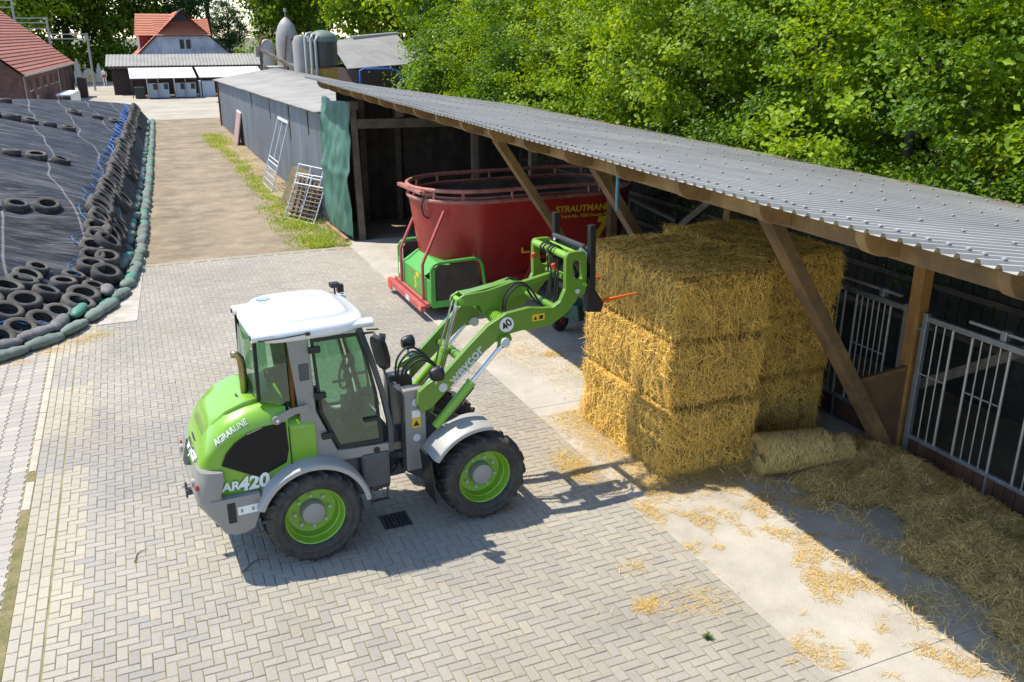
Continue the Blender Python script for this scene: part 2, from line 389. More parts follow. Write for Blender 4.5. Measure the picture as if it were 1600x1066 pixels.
# pale kerb stones between the two pavings, missing towards the camera where a strip of soil shows
strip = MB(); strip.bb(-1.725, -1.622, 2.6, 11.6, -.1, -.004)
struct(strip.build("soil_strip", mat("strip_soil", (.23, .18, .09), 1., col2=(.14, .14, .04), vs_=3., var=.35, bump=1., bs=40)))
edging = MB(); edging.bb(-1.73, -1.62, 11.6, 17, -.1, -.03); edging = struct(edging.build("edging", m_bed))
m_edge = mat("edging_stone", (.47, .415, .33), .9, col2=(.38, .33, .26), vs_=5, var=.1, bump=.3, bs=60, rnd=.08)
e = MB(); e.bb(-.046, .046, -.49, .49, -.08, .004); e0 = e.build("edging_stone", m_edge, edging, bevel=.008)
for k, y in enumerate((11.62, 12.62, 13.62, 14.62, 15.62, 16.5, 10.45)):
    s = e0 if k == 0 else copy(e0, edging)
    s.location = (-1.672, y + .5, 0); s.scale = (1, 1 if k < 5 else .75, 1)

# storm drain, sticks, weeds
m_iron = mat("cast_iron", (.045, .042, .04), .6, .7, var=.3, vs_=8)
dr = empty("drain_grate", (2.26, 8.64, 0)); tag(dr, "small rusty cast iron drain grate set in the paving below the loader's belly", "drain")
b = MB(); b.bb(-.16, .16, -.16, -.12, -.02, .006); b.bb(-.16, .16, .12, .16, -.02, .006); b.bb(-.16, -.12, -.12, .12, -.02, .006); b.bb(.12, .16, -.12, .12, -.02, .006); b.build("frame", m_iron, dr)
b = MB(); b.bb(-.12, .12, -.12, .12, -.012, .003); b.build("pit", mat("pit_black", (.008, .008, .008), 1), dr)
bm_ = MB(); bm_.bb(-.012, .012, -.12, .12, -.006, .007); b0 = bm_.build("bar", m_iron, dr)
for k in range(5):
    s = b0 if k == 0 else copy(b0, dr); s.location = (-.088 + k * .044, 0, 0)
m_twig = mat("twig_bark", (.10, .07, .045), .9, var=.3)
TW = [((.50, 8.25), .32, .4, "curved dry twig lying on the paving at lower left"), ((.62, 10.1), .2, .5, "short dark twig on the paving behind the loader's rear bumper"), ((-.52, 8.9), .25, .9, "thin bent twig lying near the yellow edge stones"), ((.05, 10.4), .13, .1, "tiny dark twig on the pale pavers left of the loader")]
for (x, y), L_, a, lb in TW:
    p = [(x + math.cos(a + .5 * math.sin(t * 3)) * L_ * t, y + math.sin(a + .5 * math.sin(t * 3)) * L_ * t, .012 + .006 * math.sin(t * 9)) for t in (0, .2, .4, .6, .8, 1)]
    tag(MB().tube(p, [.006, .007, .006, .006, .005, .003], 5).build("twig", m_twig), lb, "twig", "twigs on the paving")

# ------------------------------------------------------------ long open shed with the corrugated roof
m_wood = mat("beam_wood", (.24, .14, .055), .8, col2=(.12, .075, .04), vs_=1.6, stretch=(1, 1, 1), var=.25, bump=.4, bs=30, rnd=.15)
m_wood2 = mat("rafter_wood", (.31, .18, .065), .75, col2=(.17, .10, .045), vs_=1.8, var=.22, bump=.4, bs=30, rnd=.15)
m_wood3 = mat("orange_wood", (.42, .20, .05), .7, col2=(.26, .13, .05), vs_=2, var=.2, bump=.3, bs=30)
m_old = mat("weathered_wood", (.15, .12, .095), .9, col2=(.08, .065, .05), vs_=1.4, var=.3, bump=.5, bs=30, rnd=.12)
m_sheet = mat("roof_sheet_steel", (.46, .425, .37), .75, 0., col2=(.36, .335, .295), vs_=.5, var=.09, dust=((.33, .31, .27), .6, 1.4), rnd=.06)
shed = empty("open_shed", (8.85, 12, 0)); tag(shed, "long open timber shed with grey corrugated lean-to roof beside the yard", "shed")
SX, SY = 8.85, 12.
def sh(o): o.parent = shed; o.location = (o.location.x - SX, o.location.y - SY, o.location.z); return o
XE, SL = 4.72, .148
def roofz(x, y): return 3.95 + .0072 * (y - 4) - SL * (x - XE)
XB = 11.35
pitch = .152; nr = 7; shw = pitch * nr
k = 0; y = 1.0
m_cap = mat("screw_cap", (.42, .42, .42), .5, .2)
caps = MB(); m_screw = mat("screw_shadow", (.06, .06, .06), .6)
while y < 25.3:
    y1 = min(y + shw, 25.5); s = MB(); prof = []
    n = max(1, round((y1 - y) / pitch)); p_ = (y1 - y) / n
    for i in range(n):
        a = y + i * p_
        prof += [(a, 0), (a + .094 * p_ / pitch, 0), (a + .108 * p_ / pitch, .034), (a + .136 * p_ / pitch, .034)]
    prof.append((y1 + .004, 0))
    xs = [XE + rnd(-.012, .012), 6.4, 8.1, 9.8, XB + rnd(-.02, .02)]
    rings = [[(x, a, roofz(x, a) + h + .012 * nz(x, a * .4, 0, 1.3)) for a, h in prof] for x in xs]
    lift = .0018 * (k % 2)
    v = [(x, a, z + lift) for r in rings for x, a, z in r] + [(x, a, z + lift - .003) for r in rings for x, a, z in r]
    m_ = len(prof); f = []; K = len(rings) * m_
    for i in range(len(rings) - 1):
        for q in range(m_ - 1):
            f.append((i * m_ + q, (i + 1) * m_ + q, (i + 1) * m_ + q + 1, i * m_ + q + 1)); f.append((K + i * m_ + q, K + i * m_ + q + 1, K + (i + 1) * m_ + q + 1, K + (i + 1) * m_ + q))
    for q in range(m_ - 1): f.append((q, q + 1, K + q + 1, K + q))
    s.add(v, f); sh(s.build("roof_sheet", m_sheet, fix=False))
    for i in range(n):
        a = y + (i + .80) * p_
        for c, x in enumerate((4.98, 6.05, 7.2, 8.3, 9.4, 10.5)):
            x += rnd(-.03, .03)
            if c == 0 or (i + c * 2 + k) % 3 == 0:
                caps.m = 0; caps.box((x, a, roofz(x, a) + .045), (.022, .022, .012)); caps.m = 1; caps.box((x + .004, a, roofz(x, a) + .0355), (.036, .03, .006))
    y += shw; k += 1
stuff(sh(caps.build("screw_caps", [m_cap, m_screw])))
ri = 0; y = 2.36
while y < 25.2:                                                      # rafters with shaped ends
    s = MB(); D_ = .175; w = .10; x0 = XE + .09 + rnd(-.02, .02); zt = lambda x: roofz(x, y) - .006
    prof = [(x0, zt(x0)), (XB - .05, zt(XB - .05)), (XB - .05, zt(XB - .05) - D_), (x0 + .16, zt(x0 + .16) - D_), (x0 + .07, zt(x0) - D_ * .93), (x0 + .035, zt(x0) - D_ * .7), (x0 + .01, zt(x0) - D_ * .5), (x0, zt(x0) - D_ * .3)]
    s.prism(prof, 'y', y - w / 2, y + w / 2); sh(s.build("rafter", m_wood2, bevel=.008)); y += 1.21; ri += 1
for x in (5.22,):                                                    # eave board between the rafters
    yy = [1.0, 5.95, 10.9, 15.8, 20.7, 25.3]
    for a, b_ in zip(yy, yy[1:]):
        s = MB(); s.bar((x, a, roofz(x, a) - .125), (x, b_ - .01, roofz(x, b_) - .125), .06, .15); sh(s.build("eave_board", m_wood2, bevel=.006))
for a, b_ in ((1., 8.5), (8.51, 17.), (17.01, 25.3)):
    s = MB(); s.bar((6.42, a, roofz(6.42, a) - .30), (6.42, b_, roofz(6.42, b_) - .30), .14, .18); sh(s.build("purlin", m_wood, bevel=.008))
    s = MB(); s.bar((8.85, a, roofz(8.85, a) - .32), (8.85, b_, roofz(8.85, b_) - .32), .16, .22); sh(s.build("wall_plate", m_wood, bevel=.008))
POSTS = [3.7, 7.62, 11.55, 15.4]
for i, y in enumerate(POSTS):
    s = MB(); s.bar((8.86, y + .04, -.05), (8.86, y + .04, roofz(8.86, y) - .43), .17, .17, up=(0, 1, 0)); sh(s.build("post", m_wood3 if i < 2 else m_wood, bevel=.008))
    s = MB(); s.bar((8.68, y, .03), (6.32, y, 3.42), .15, .22, up=(0, 1, 0)); s2 = sh(s.build("strut", m_wood, bevel=.01))
# plywood gusset between strut and post
s = MB(); s.prism([(8.69, .08), (8.775, .08), (8.775, 1.22), (7.92, 1.16)], 'y', 7.62 - .012, 7.62 + .012); sh(s.build("plywood_panel", mat("plywood", (.17, .085, .035), .7, col2=(.10, .055, .03), vs_=2, var=.2)))
s = MB(); s.bar((7.90, 7.62, 1.19), (8.775, 7.62, 1.25), .06, .05); sh(s.build("panel_batten", m_wood, bevel=.004))
# end frame by the tarpaulin, tie beam, inner posts
s = MB(); s.bar((5.48, 22.95, 0), (5.40, 22.95, 3.62), .17, .17, up=(0, 1, 0)); sh(s.build("post", m_old, bevel=.01))
s = MB(); s.bar((5.5, 22.94, 3.06), (9.0, 22.94, 3.0), .14, .24); sh(s.build("tie_beam", m_old, bevel=.01))
s = MB(); s.bb(6.55, 6.75, 22.9, 23.02, 3.19, 3.46); sh(s.build("block", m_old, bevel=.006))
s = MB(); s.bb(5.30, 5.52, 22.8, 23.05, 3.42, 3.62); sh(s.build("block", m_old, bevel=.006))
for x, y, h in ((8.85, 19.3, 3.3), (8.85, 23.2, 3.4), (8.9, 28., 3.2), (7.2, 25.2, 3.4), (6.2, 25.3, 3.5)):
    s = MB(); s.bb(x - .09, x + .09, y - .09, y + .09, 0, h if h < 3.3 else roofz(x, min(y, 25)) - .22); sh(s.build("post", m_old, bevel=.01))
s = MB(); s.bar((9.05, 5.2, 2.62), (9.05, 8.9, .1), .12, .12); sh(s.build("wind_brace", m_old, bevel=.006))
s = MB(); s.bar((8.92, 15.2, .5), (8.92, 11.8, 2.9), .10, .12); sh(s.build("wind_brace", m_old, bevel=.006))
# back and end walls of the barn: upright boards with gaps
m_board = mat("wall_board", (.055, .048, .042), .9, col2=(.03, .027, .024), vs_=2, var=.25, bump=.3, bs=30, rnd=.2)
y = 1.2
while y < 25.4:
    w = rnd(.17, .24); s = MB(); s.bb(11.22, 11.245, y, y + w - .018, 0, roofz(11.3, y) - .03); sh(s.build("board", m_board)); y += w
for z in (.9, 1.55, 2.2):
    s = MB(); s.bb(11.15, 11.215, 1.2, 25.4, z, z + .09); sh(s.build("rail", m_old))
x = 5.55
while x < 11.2:
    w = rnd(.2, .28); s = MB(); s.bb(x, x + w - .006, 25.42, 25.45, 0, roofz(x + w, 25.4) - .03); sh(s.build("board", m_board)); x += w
s = MB(); s.bb(4.9, 11.25, .9, .95, 0, 2.9); 
s = MB(); s.bb(8.95, 11.2, 1.2, 1.24, 0, 2.9); sh(s.build("end_wall", m_board))

# green tarpaulin hung over the far end of the front
m_tarp = mat("tarp_green", (.045, .125, .085), .55, col2=(.095, .20, .145), vs_=1.5, var=.18, bump=.25, bs=14, fac=(.35, .7), stretch=(1, 1, .5))
nu, nv = 40, 60; v = []
for j in range(nv + 1):
    t = j / nv
    for i in range(nu + 1):
        u = i / nu; y = 22.84 + u * 3.0 - .2 * (1 - t) * u; z =   .06 + t * 3.52 + .03 * math.sin(u * 9)
        fold = .018 * math.sin(u * 17 + 3.2 * nz(u * 2, t * 3, 4)) * (1 - .55 * t) + .06 * nz(u * 2.6, t * 4.2, 2.) + .055 * nz(u * 9, t * 3.2, 9.) + .05 * nz(u * 17, t * 9, 5.) + .035 * math.sin((u * 1.3 + t) * 17) * max(0, .6 - abs(t - .45))
        cinch = -.09 * math.exp(-((t - .47) / .035) ** 2)
        v.append((5.22 + .13 * max(0, 1 - u * 3.2) - .10 * math.sin(t * math.pi) - fold + cinch * .4 - .14 * (1 - t) ** 2, y, z))
f = [(j * (nu + 1) + i, j * (nu + 1) + i + 1, (j + 1) * (nu + 1) + i + 1, (j + 1) * (nu + 1) + i) for j in range(nv) for i in range(nu)]
tp = MB().add(v, f).build("tarpaulin", m_tarp, smooth=60); so = tp.modifiers.new('s', 'SOLIDIFY'); so.thickness = .003
tag(tp, "creased green tarpaulin hung beside the dark shed opening", "tarpaulin")
b = MB(); b.bar((5.05, 22.85, .05), (5.0, 25.2, .05), .10, .09); tag(b.build("timber", m_wood2, bevel=.01), "pale squared timber lying at the foot of the green tarpaulin", "timber")

# galvanised feed gates
m_galv = mat("galvanised_steel", (.46, .49, .52), .42, .75, col2=(.36, .39, .42), vs_=6, var=.12)
m_galv2 = mat("galvanised_tube", (.50, .50, .47), .45, .6, var=.15, vs_=5)
m_plank = mat("kick_plank", (.115, .05, .028), .6, col2=(.07, .035, .022), vs_=1.5, var=.25, bump=.2, bs=30, rnd=.25)
def gate(yl, yr, x, label, groups, ht=1.98):
    """yl far end, yr near end"""
    g_ = empty("feed_gate", (x, yl, 0)); tag(g_, label, "gate", "feed gates along the shed front")
    L_ = yl - yr
    b = MB(); b.bb(-.035, .035, -.07, 0, -.02, ht + .03); b.build("gate_post", m_galv, g_, bevel=.005)
    b = MB(); b.bb(-.035, .035, -L_, -L_ + .07, -.02, ht + .03); b.build("gate_post", m_galv, g_, bevel=.005)
    b = MB(); b.bb(-.025, .025, -L_ + .07, -.07, ht - .07, ht); b.build("top_rail", m_galv, g_, bevel=.005)
    b = MB(); b.bb(-.025, .025, -L_ + .07, -.07, .33, .38); b.build("middle_rail", m_galv, g_, bevel=.004)
    b = MB(); b.bb(-.025, .025, -L_ + .07, -.07, -.03, .035); b.build("bottom_rail", m_galv, g_, bevel=.004)
    y = .075; k = 0
    while y < L_ - .10:
        w = min(.142, L_ - .075 - y)
        b = MB(); b.bb(-.016, .012, -y - w + .007, -y, .037, .328); b.build("plank", m_plank, g_, bevel=.003); y += w; k += 1
    y = 1.22
    while y < L_ - .3: b = MB(); b.bb(-.028, -.018, -y - .035, -y, .035, .328); b.build("divider", m_galv, g_); y += 1.2
    for y0, thin, dy, thick in groups:                 # groups of bars with feeding gaps between them
        ys = [y0 + dy * i for i in range(thin + 2)]
        for i, yy in enumerate(ys):
            if i in (0, len(ys) - 1):
                if (i == 0 and not thick[0]) or (i and not thick[1]): continue
                r = .017
            else: r = .0095
            b = MB(); b.cyl((0, -yy, .38), (0, -yy, ht - .07), r, n=8); b.build("bar", m_galv2, g_, smooth=40)
        b = MB(); b.cyl((-.002, -ys[0], 1.22), (-.002, -ys[-1], 1.22), .011, n=6); b.build("cross_bar", m_galv2, g_)
    return g_
g1 = gate(7.52, 3.55, 8.83, "galvanised feed gate with open feeding gaps, nearest the camera at right edge", [(.07, 2, .125, (0, 1)), (.72, 3, .125, (1, 1)), (1.55, 3, .125, (1, 1)), (2.38, 3, .125, (1, 1)), (3.2, 3, .125, (1, 1))])
b = MB(); b.cyl((0.06, -.6, 2.06), (.06, -3.3, 2.06), .022, n=10); b.build("locking_tube", m_galv2, g1, smooth=40)
b = MB(); b.bb(.0, .1, -1.13, -1.05, 1.98, 2.1); b.build("clamp", m_galv, g1, bevel=.01)
b = MB(); b.bb(-.05, .09, -.06, .12, 1.78, 1.82); b.build("latch", m_galv, g1, bevel=.004)
g2 = gate(11.35, 7.84, 8.93, "galvanised gate with close upright bars, half hidden behind the straw bales", [(2.60, 5, .1, (1, 1)), (1.9, 3, .12, (1, 1)), (1.1, 3, .12, (1, 1)), (.2, 3, .12, (1, 1))])
b = MB(); b.cyl((0.06, -1.9, 2.06), (.06, -3.3, 2.06), .022, n=10); b.build("locking_tube", m_galv2, g2, smooth=40)
b = MB(); b.bb(.0, .1, -3.05, -2.97, 1.98, 2.1); b.build("clamp", m_galv, g2, bevel=.01)
# blue strap hanging from the rafters
st = MB(); st.tube([(6.0, 10.35, 3.55), (6.0, 10.34, 3.35), (6.01, 10.36, 3.15), (6.0, 10.33, 3.0)], [.02, .025, .022, .014], 6)
tag(st.build("strap", mat("blue_strap", (.10, .33, .5), .6)), "light blue strap hanging from the shed rafters", "strap")

# brown leaves and moss blown against the roof's back edge
m_litter = mat("dead_leaves", (.14, .095, .05), .9, rnd=.4)
v = []; f = []
for _ in range(5200):
    y = rnd(2, 25); k = abs(random.gauss(0, .28)) + .02; x = XB - k - .05; z = roofz(x, y) + rnd(.006, .04)
    if nz(y, 0, 3, .7) < -.15 + .8 * (k > .35): continue
    a = rnd(0, 6.28); L_ = rnd(.02, .05); u = Vector((math.cos(a), math.sin(a), rnd(-.3, .3))) * L_; w_ = Vector((-math.sin(a), math.cos(a), rnd(-.3, .3))) * L_ * .6; i = len(v); c = Vector((x, y, z))
    v += [tuple(c - u), tuple(c + w_), tuple(c + u), tuple(c - w_)]; f += [(i, i + 1, i + 2, i + 3)]
o = MB().add(v, f).build("leaf_litter", m_litter, fix=False); tag(stuff(o), "brown leaf litter along the back edge of the shed roof", "leaves")

# ------------------------------------------------------------ the wheel loader (local x forward, y to its left, origin under the rear axle)
m_green = mat("loader_green", (.175, .385, .010), .34, coat=.45, var=.03, vs_=3, dust=((.30, .36, .14), .28, 3))
m_arm = mat("boom_green", (.115, .24, .016), .38, coat=.3, var=.04, vs_=3, dust=((.2, .26, .1), .15, 5))
m_dgrey = mat("frame_anthracite", (.055, .063, .072), .45, .1, coat=.15, var=.08, vs_=4, dust=((.2, .18, .15), .2, 5))
m_grey = mat("panel_grey", (.265, .255, .238), .45, .15, coat=.15, var=.05, dust=((.3, .27, .22), .35, 5))
m_lgrey = mat("fender_grey", (.36, .355, .34), .45, .1, var=.05, dust=((.4, .36, .3), .3, 6))
m_black = mat("black_plastic", (.012, .012, .013), .45, var=.1)
m_rub = mat("tyre_rubber", (.022, .0215, .021), .82, var=.25, vs_=7, dust=((.17, .15, .12), .42, 5), bump=.2, bs=40)
m_rubl = mat("tyre_lug_rubber", (.022, .021, .020), .72, var=.25, vs_=7, dust=((.17, .15, .115), .30, 9))
m_white = mat("cab_roof_white", (.76, .76, .74), .35, coat=.2, var=.03, dust=((.62, .58, .52), .35, 2.5))
m_steel = mat("chrome_rod", (.62, .65, .70), .14, 1.)
m_hub = mat("hub_grey", (.30, .30, .29), .5, .2, dust=((.3, .26, .2), .4, 9))
m_dec = mat("white_decal", (.78, .78, .76), .5)
m_silver = mat("silver_decal", (.55, .57, .58), .4)
m_yel = mat("yellow_sticker", (.80, .50, .01), .5)
m_orange = mat("tine_orange", (.72, .13, .02), .45, dust=((.3, .12, .05), .3, 9))
m_red = mat("red_plastic", (.6, .05, .03), .4)
m_hose = mat("hydraulic_hose", (.016, .016, .017), .5)
m_panel = mat("smoked_panel", (.006, .007, .009), .2, spec=.25)
m_glass = glass_mat("cab_glass", (.60, .78, .68), .05)
m_mirror = mat("mirror_glass", (.5, .55, .6), .05, 1.)
m_seat = mat("seat_fabric", (.03, .032, .035), .85, var=.2)
m_brass = mat("exhaust_steel", (.36, .28, .15), .3, .9, var=.15, vs_=9)
LD = empty("wheel_loader", (1.3, 8.95, 0), R(3.3)); tag(LD, "bright green compact wheel loader with white cab roof raising its fork to the straw", "wheel loader")

m_tail = mat("tail_red", (.28, .03, .02), .3)
# wheels
def make_wheel(name):
    w = empty(name); Rt, hw = .525, .195
    t = MB(); t.lathe([(.315, -hw * .72), (.335, -hw * .92), (.36, -hw * .99), (.368, -hw * 1.03), (.378, -hw * 1.03), (.386, -hw * 1.0), (.43, -hw * 1.02), (.438, -hw * 1.05), (.448, -hw * 1.04), (.468, -hw * .96), (.488, -hw * .8), (.492, -hw * .4), (.494, 0), (.492, hw * .4), (.488, hw * .8), (.468, hw * .96), (.43, hw * 1.02), (.37, hw), (.335, hw * .92), (.315, hw * .72)], n=64)
    t.build("tyre", m_rub, w, smooth=50)
    lug = MB(); NL = 19
    for sd in (-1, 1):
        for k in range(NL):
            a0 = 2 * math.pi * (k + (.5 if sd > 0 else 0)) / NL
            st = [(-.03, 0., .523, .488), (.25, .055, .523, .488), (.62, .14, .520, .484), (.93, .205, .505, .47), (1.035, .222, .455, .425)]   # (share of half width, angle, outer r, inner r)
            rings = []
            for q, da, ro, ri_ in st:
                y = sd * hw * q; ring = []
                for r_, e in ((ri_, -.062), (ro, -.040), (ro, .040), (ri_, .062)):
                    a = a0 - da + e * (1 - .15 * q); ring.append((r_ * math.cos(a), y, r_ * math.sin(a)))
                rings.append(ring)
            lug.loft(rings)
    lug.build("tread_lugs", m_rubl, w, bevel=.004, seg=1)
    r = MB(); s = -1
    r.lathe([(.328, -.175), (.338, -.165), (.333, -.15), (.305, -.138), (.292, -.10), (.284, -.06), (.272, -.052), (.268, -.0), (.255, .03), (.235, .035), (.15, .03), (.12, .02)], n=48)
    r.lathe([(.328, .175), (.338, .165), (.333, .15), (.30, .14), (.285, .10), (.275, .05), (.26, .04)], n=48)
    r.build("rim", m_green, w, smooth=35)
    h = MB(); h.lathe([(.135, .03), (.130, -.06), (.120, -.078), (.10, -.085), (.0001, -.088)], n=24); h.build("hub", m_hub, w, smooth=30)
    for k in range(8):
        a = 2 * math.pi * k / 8 + .2; c = (.185 * math.cos(a), -.05, .185 * math.sin(a))
        MB().loft([[(c[0] + r_ * math.cos(t), y_, c[2] + r_ * math.sin(t)) for t in [math.pi * q / 3 for q in range(6)]] for r_, y_ in ((.017, .03), (.017, -.005), (.009, -.007), (.009, -.025))]).build("wheel_nut", m_silver, w)
    return w
w0 = make_wheel("wheel"); w0.parent = LD
RX, FX, TY = -.05, 1.90, .61
for i, (x, sd) in enumerate(((RX, -1), (FX, -1), (RX, 1), (FX, 1))):
    w = w0 if i == 0 else copy(w0, LD)
    w.location = (x, sd * TY, .515); w.rotation_euler = (0, [.15, .5, .8, 1.1][i], 0 if sd < 0 else math.pi)

# chassis
b = MB(); b.bb(-1.0, .78, -.36, .36, .42, .95); b.bb(.3, .86, -.5, .5, .52, .98)
b.build("rear_frame", m_dgrey, LD, bevel=.02)
b = MB(); b.cyl((RX, -.5, .515), (RX, .5, .515), .12, n=16); b.build("rear_axle", m_dgrey, LD, smooth=40)
b = MB(); b.cyl((FX, -.5, .515), (FX, .5, .515), .12, n=16); b.bb(FX - .15, FX + .15, -.2, .2, .36, .68); b.build("front_axle", m_dgrey, LD, smooth=40)
b = MB(); b.bb(.78, 1.16, -.16, .16, .46, .60); b.bb(.80, 1.16, -.13, .13, .86, .97); b.cyl((.97, 0, .42), (.97, 0, 1.02), .065, n=14); b.bar((.86, -.22, .78), (1.2, -.2, .74), .09, .07); b.bar((.86, .22, .78), (1.2, .2, .74), .09, .07)
b.build("articulation_joint", m_dgrey, LD, bevel=.008)
# front frame: tower cheeks
tw = empty("front_frame"); tw.parent = LD
for sd in (-1, 1):
    b = MB(); y0 = sd * .17; y1 = sd * .27
    b.prism([(1.10, .56), (1.10, 1.50), (1.13, 1.56), (1.34, 1.56), (1.40, 1.50), (1.42, 1.22), (1.86, .93), (2.18, .80), (2.18, .52), (1.9, .40), (1.36, .36)], 'y', min(y0, y1), max(y0, y1)); b.build("cheek_plate", m_dgrey, tw, bevel=.012)
    b = MB(); b.bb(1.11, 1.36, min(sd * .275, sd * .36), max(sd * .275, sd * .36), .58, 1.57); b.build("column", m_grey, tw, bevel=.014)
b = MB(); b.bb(1.12, 1.20, -.168, .168, .58, 1.5); b.bb(1.3, 2.1, -.168, .168, .5, .74); b.build("rear_plate", m_dgrey, tw, bevel=.006)
for y, z in ((-.363, 1.42), (-.363, .99)):
    b = MB(); b.cyl((1.235, y, z), (1.235, y - .012, z), .045, n=18); b.build("pin_cap", m_silver, tw, smooth=30)
b = MB(); b.bb(1.19, 1.29, -.3635, -.361, 1.23, 1.32); b.build("white_label", m_dec, tw)
b = MB(); b.bb(1.19, 1.29, -.3635, -.361, 1.11, 1.225); b.build("warning_label", m_yel, tw)
b = MB(); b.prism([(1.2, 1.13), (1.28, 1.13), (1.24, 1.2)], 'y', -.3650, -.3638); b.build("warning_mark", m_black, tw)
# hood
def hsec(x, zb, zs, zt, hw, n=3.2):
    pts = [(hw * .97, zb), (hw, (zb + zs) / 2), (hw, zs)]
    for k in range(1, 13):
        t = R(90) * k / 12; pts.append((hw * max(0, math.cos(t)) ** (2 / n), zs + (zt - zs) * math.sin(t) ** (2 / n)))
    full = pts + [(-y, z) for y, z in reversed(pts[:-1])]
    return [(x, y, z) for y, z in full]
secs = [(-1.205, .97, 1.06, 1.13, .30), (-1.195, .95, 1.10, 1.19, .40), (-1.165, .92, 1.16, 1.30, .49), (-1.09, .90, 1.24, 1.445, .55), (-.97, .88, 1.33, 1.60, .585), (-.80, .87, 1.40, 1.715, .60), (-.60, .87, 1.44, 1.785, .605), (-.40, .90, 1.47, 1.81, .61), (-.22, .95, 1.48, 1.815, .61)]
b = MB(); b.loft([hsec(*s) for s in secs]); hood = b.build("hood", m_green, LD, smooth=50)
b = MB(); b.loft([hsec(-.213, .96, 1.45, 1.63, .605), hsec(.05, 1.02, 1.42, 1.60, .60)]); b.build("side_cover", m_green, LD, smooth=50)
b = MB(); b.tube([(-.217, -.613, .97), (-.217, -.616, 1.3), (-.217, -.612, 1.52)], .006, 6); b.build("hood_gap", m_black, LD)
# raised hood lid and vents
lid = []
for x, hw, z in ((-1.08, .30, 1.463), (-.95, .38, 1.625), (-.78, .41, 1.735), (-.6, .42, 1.80), (-.44, .42, 1.825)):
    lid.append([(x, hw, z - .05), (x, hw * .94, z - .012), (x, hw * .6, z + .002), (x, 0, z + .008), (x, -hw * .6, z + .002), (x, -hw * .94, z - .012), (x, -hw, z - .05)])
b = MB(); b.loft(lid, caps=False, closed=False); lo = b.build("hood_lid", m_green, LD, smooth=45); so = lo.modifiers.new('s', 'SOLIDIFY'); so.thickness = .03
for z, hw in ((1.335, .27), (1.255, .33), (1.175, .37)):
    b = MB()
    xx = -1.135 if z > 1.3 else -1.178 if z > 1.2 else -1.198
    b.tube([(xx - .012 + .055 * (t / 3) ** 2, hw * t / 3, z) for t in (-3, -2, -1, 0, 1, 2, 3)], .014, 6); b.build("vent_slot", m_black, LD)
for sd in (-1, 1):
    win = [(-.93, 1.24), (-.86, 1.36), (-.76, 1.455), (-.63, 1.53), (-.48, 1.575), (-.245, 1.585), (-.235, 1.28), (-.27, 1.14), (-.55, 1.03)]
    b = MB(); y0, y1 = sorted((sd * .585, sd * .622)); b.prism(win, 'y', y0, y1); b.build("engine_window", m_panel, LD, bevel=.006)
    b = MB(); y = sd * .626
    b.bar((-.33, y, 1.625), (-.16, y, 1.69), .016, .085); b.bar((-.17, y, 1.69), (-.0, y, 1.70), .016, .075); b.cyl((-.33, y - .01, 1.625), (-.33, y + .01, 1.625), .048, n=16); b.build("hood_hinge", m_grey, LD, bevel=.006)
    b = MB(); b.cyl((-.325, y - .014, 1.62), (-.325, y + .014, 1.62), .016, n=10); b.build("hinge_pin", m_dec, LD)
    # lamp housing, counterweight details
    b = MB()
    pl = [(-1.285, .30), (-1.285, .50), (-1.25, .60), (-1.17, .655), (-1.04, .672), (-.98, .66), (-.98, .55), (-1.1, .50), (-1.13, .30)]
    def pz(z, k): return [((x + 1.0) * k - 1.0 + (.0 if z < 1.1 else .05), sd * (y_ * (1 if z < 1.15 else .985)), z - (.10 * max(0, x + 1.15) if z > 1.1 else 0)) for x, y_ in pl]
    b.loft([pz(.90, .96), pz(.96, 1.), pz(1.12, 1.), pz(1.20, .93)]); b.build("lamp_housing", m_grey, LD, smooth=40)
    b = MB(); b.cyl((-1.25, sd * .44, 1.04), (-1.290, sd * .44, 1.04), .042, n=20); b.build("rear_lamp", m_lgrey, LD, smooth=30)
    b = MB(); b.cyl((-1.22, sd * .575, 1.04), (-1.268, sd * .585, 1.04), .026, n=18); b.build("tail_lamp", m_tail, LD, smooth=30)
plan = [(-1.28, -.46), (-1.26, -.56), (-1.19, -.645), (-1.08, -.685), (-.85, -.69), (-.57, -.69)]
full = plan + [(-.57, .69)] + [(x, -y) for x, y in reversed(plan[:-1])]
def cw(z, sx, cut): return [(max(-1.0 + (x + 1.0) * sx, cut), y * (.99 if z < .6 else 1), z) for x, y in full]
b = MB(); b.loft([cw(.48, .55, -.86), cw(.52, .8, -.99), cw(.69, .95, -1.12), cw(.84, 1., -1.27), cw(.90, .985, -1.25)]); b.build("counterweight", m_grey, LD, smooth=40, bevel=.012)
for sd in (-1, 1):
    b = MB(); b.bb(-.935, -.835, min(sd * .675, sd * .70), max(sd * .675, sd * .70), .63, .85); b.build("tie_down_recess", m_black, LD, bevel=.006)
    b = MB(); b.bb(-.81, -.60, min(sd * .687, sd * .6925), max(sd * .687, sd * .6925), .70, .79); b.build("info_plate", m_dec, LD)
    b = MB()
    for xx in (-.77, -.66): b.bb(xx - .012, xx + .012, min(sd * .69, sd * .6935), max(sd * .69, sd * .6935), .725, .765)
    b.split("info_mark", m_grey, LD)
b = MB(); b.bb(-1.33, -1.2, -.04, .04, .70, .76); b.cyl((-1.32, 0, .66), (-1.32, 0, .84), .016, n=10); b.build("tow_hitch", m_dgrey, LD, bevel=.006)
def SQX(x): return x if x > -.8 else -.8 + (x + .8) * .80
for o in LD.children:                                # the tail is short: draw everything behind the axle in
    if o.type == 'MESH' and o.name.split('.')[0] in ("hood", "hood_lid", "vent_slot", "lamp_housing", "rear_lamp", "tail_lamp", "counterweight", "tow_hitch", "engine_window", "tie_down_recess"):
        for v in o.data.vertices: v.co.x = SQX(v.co.x)
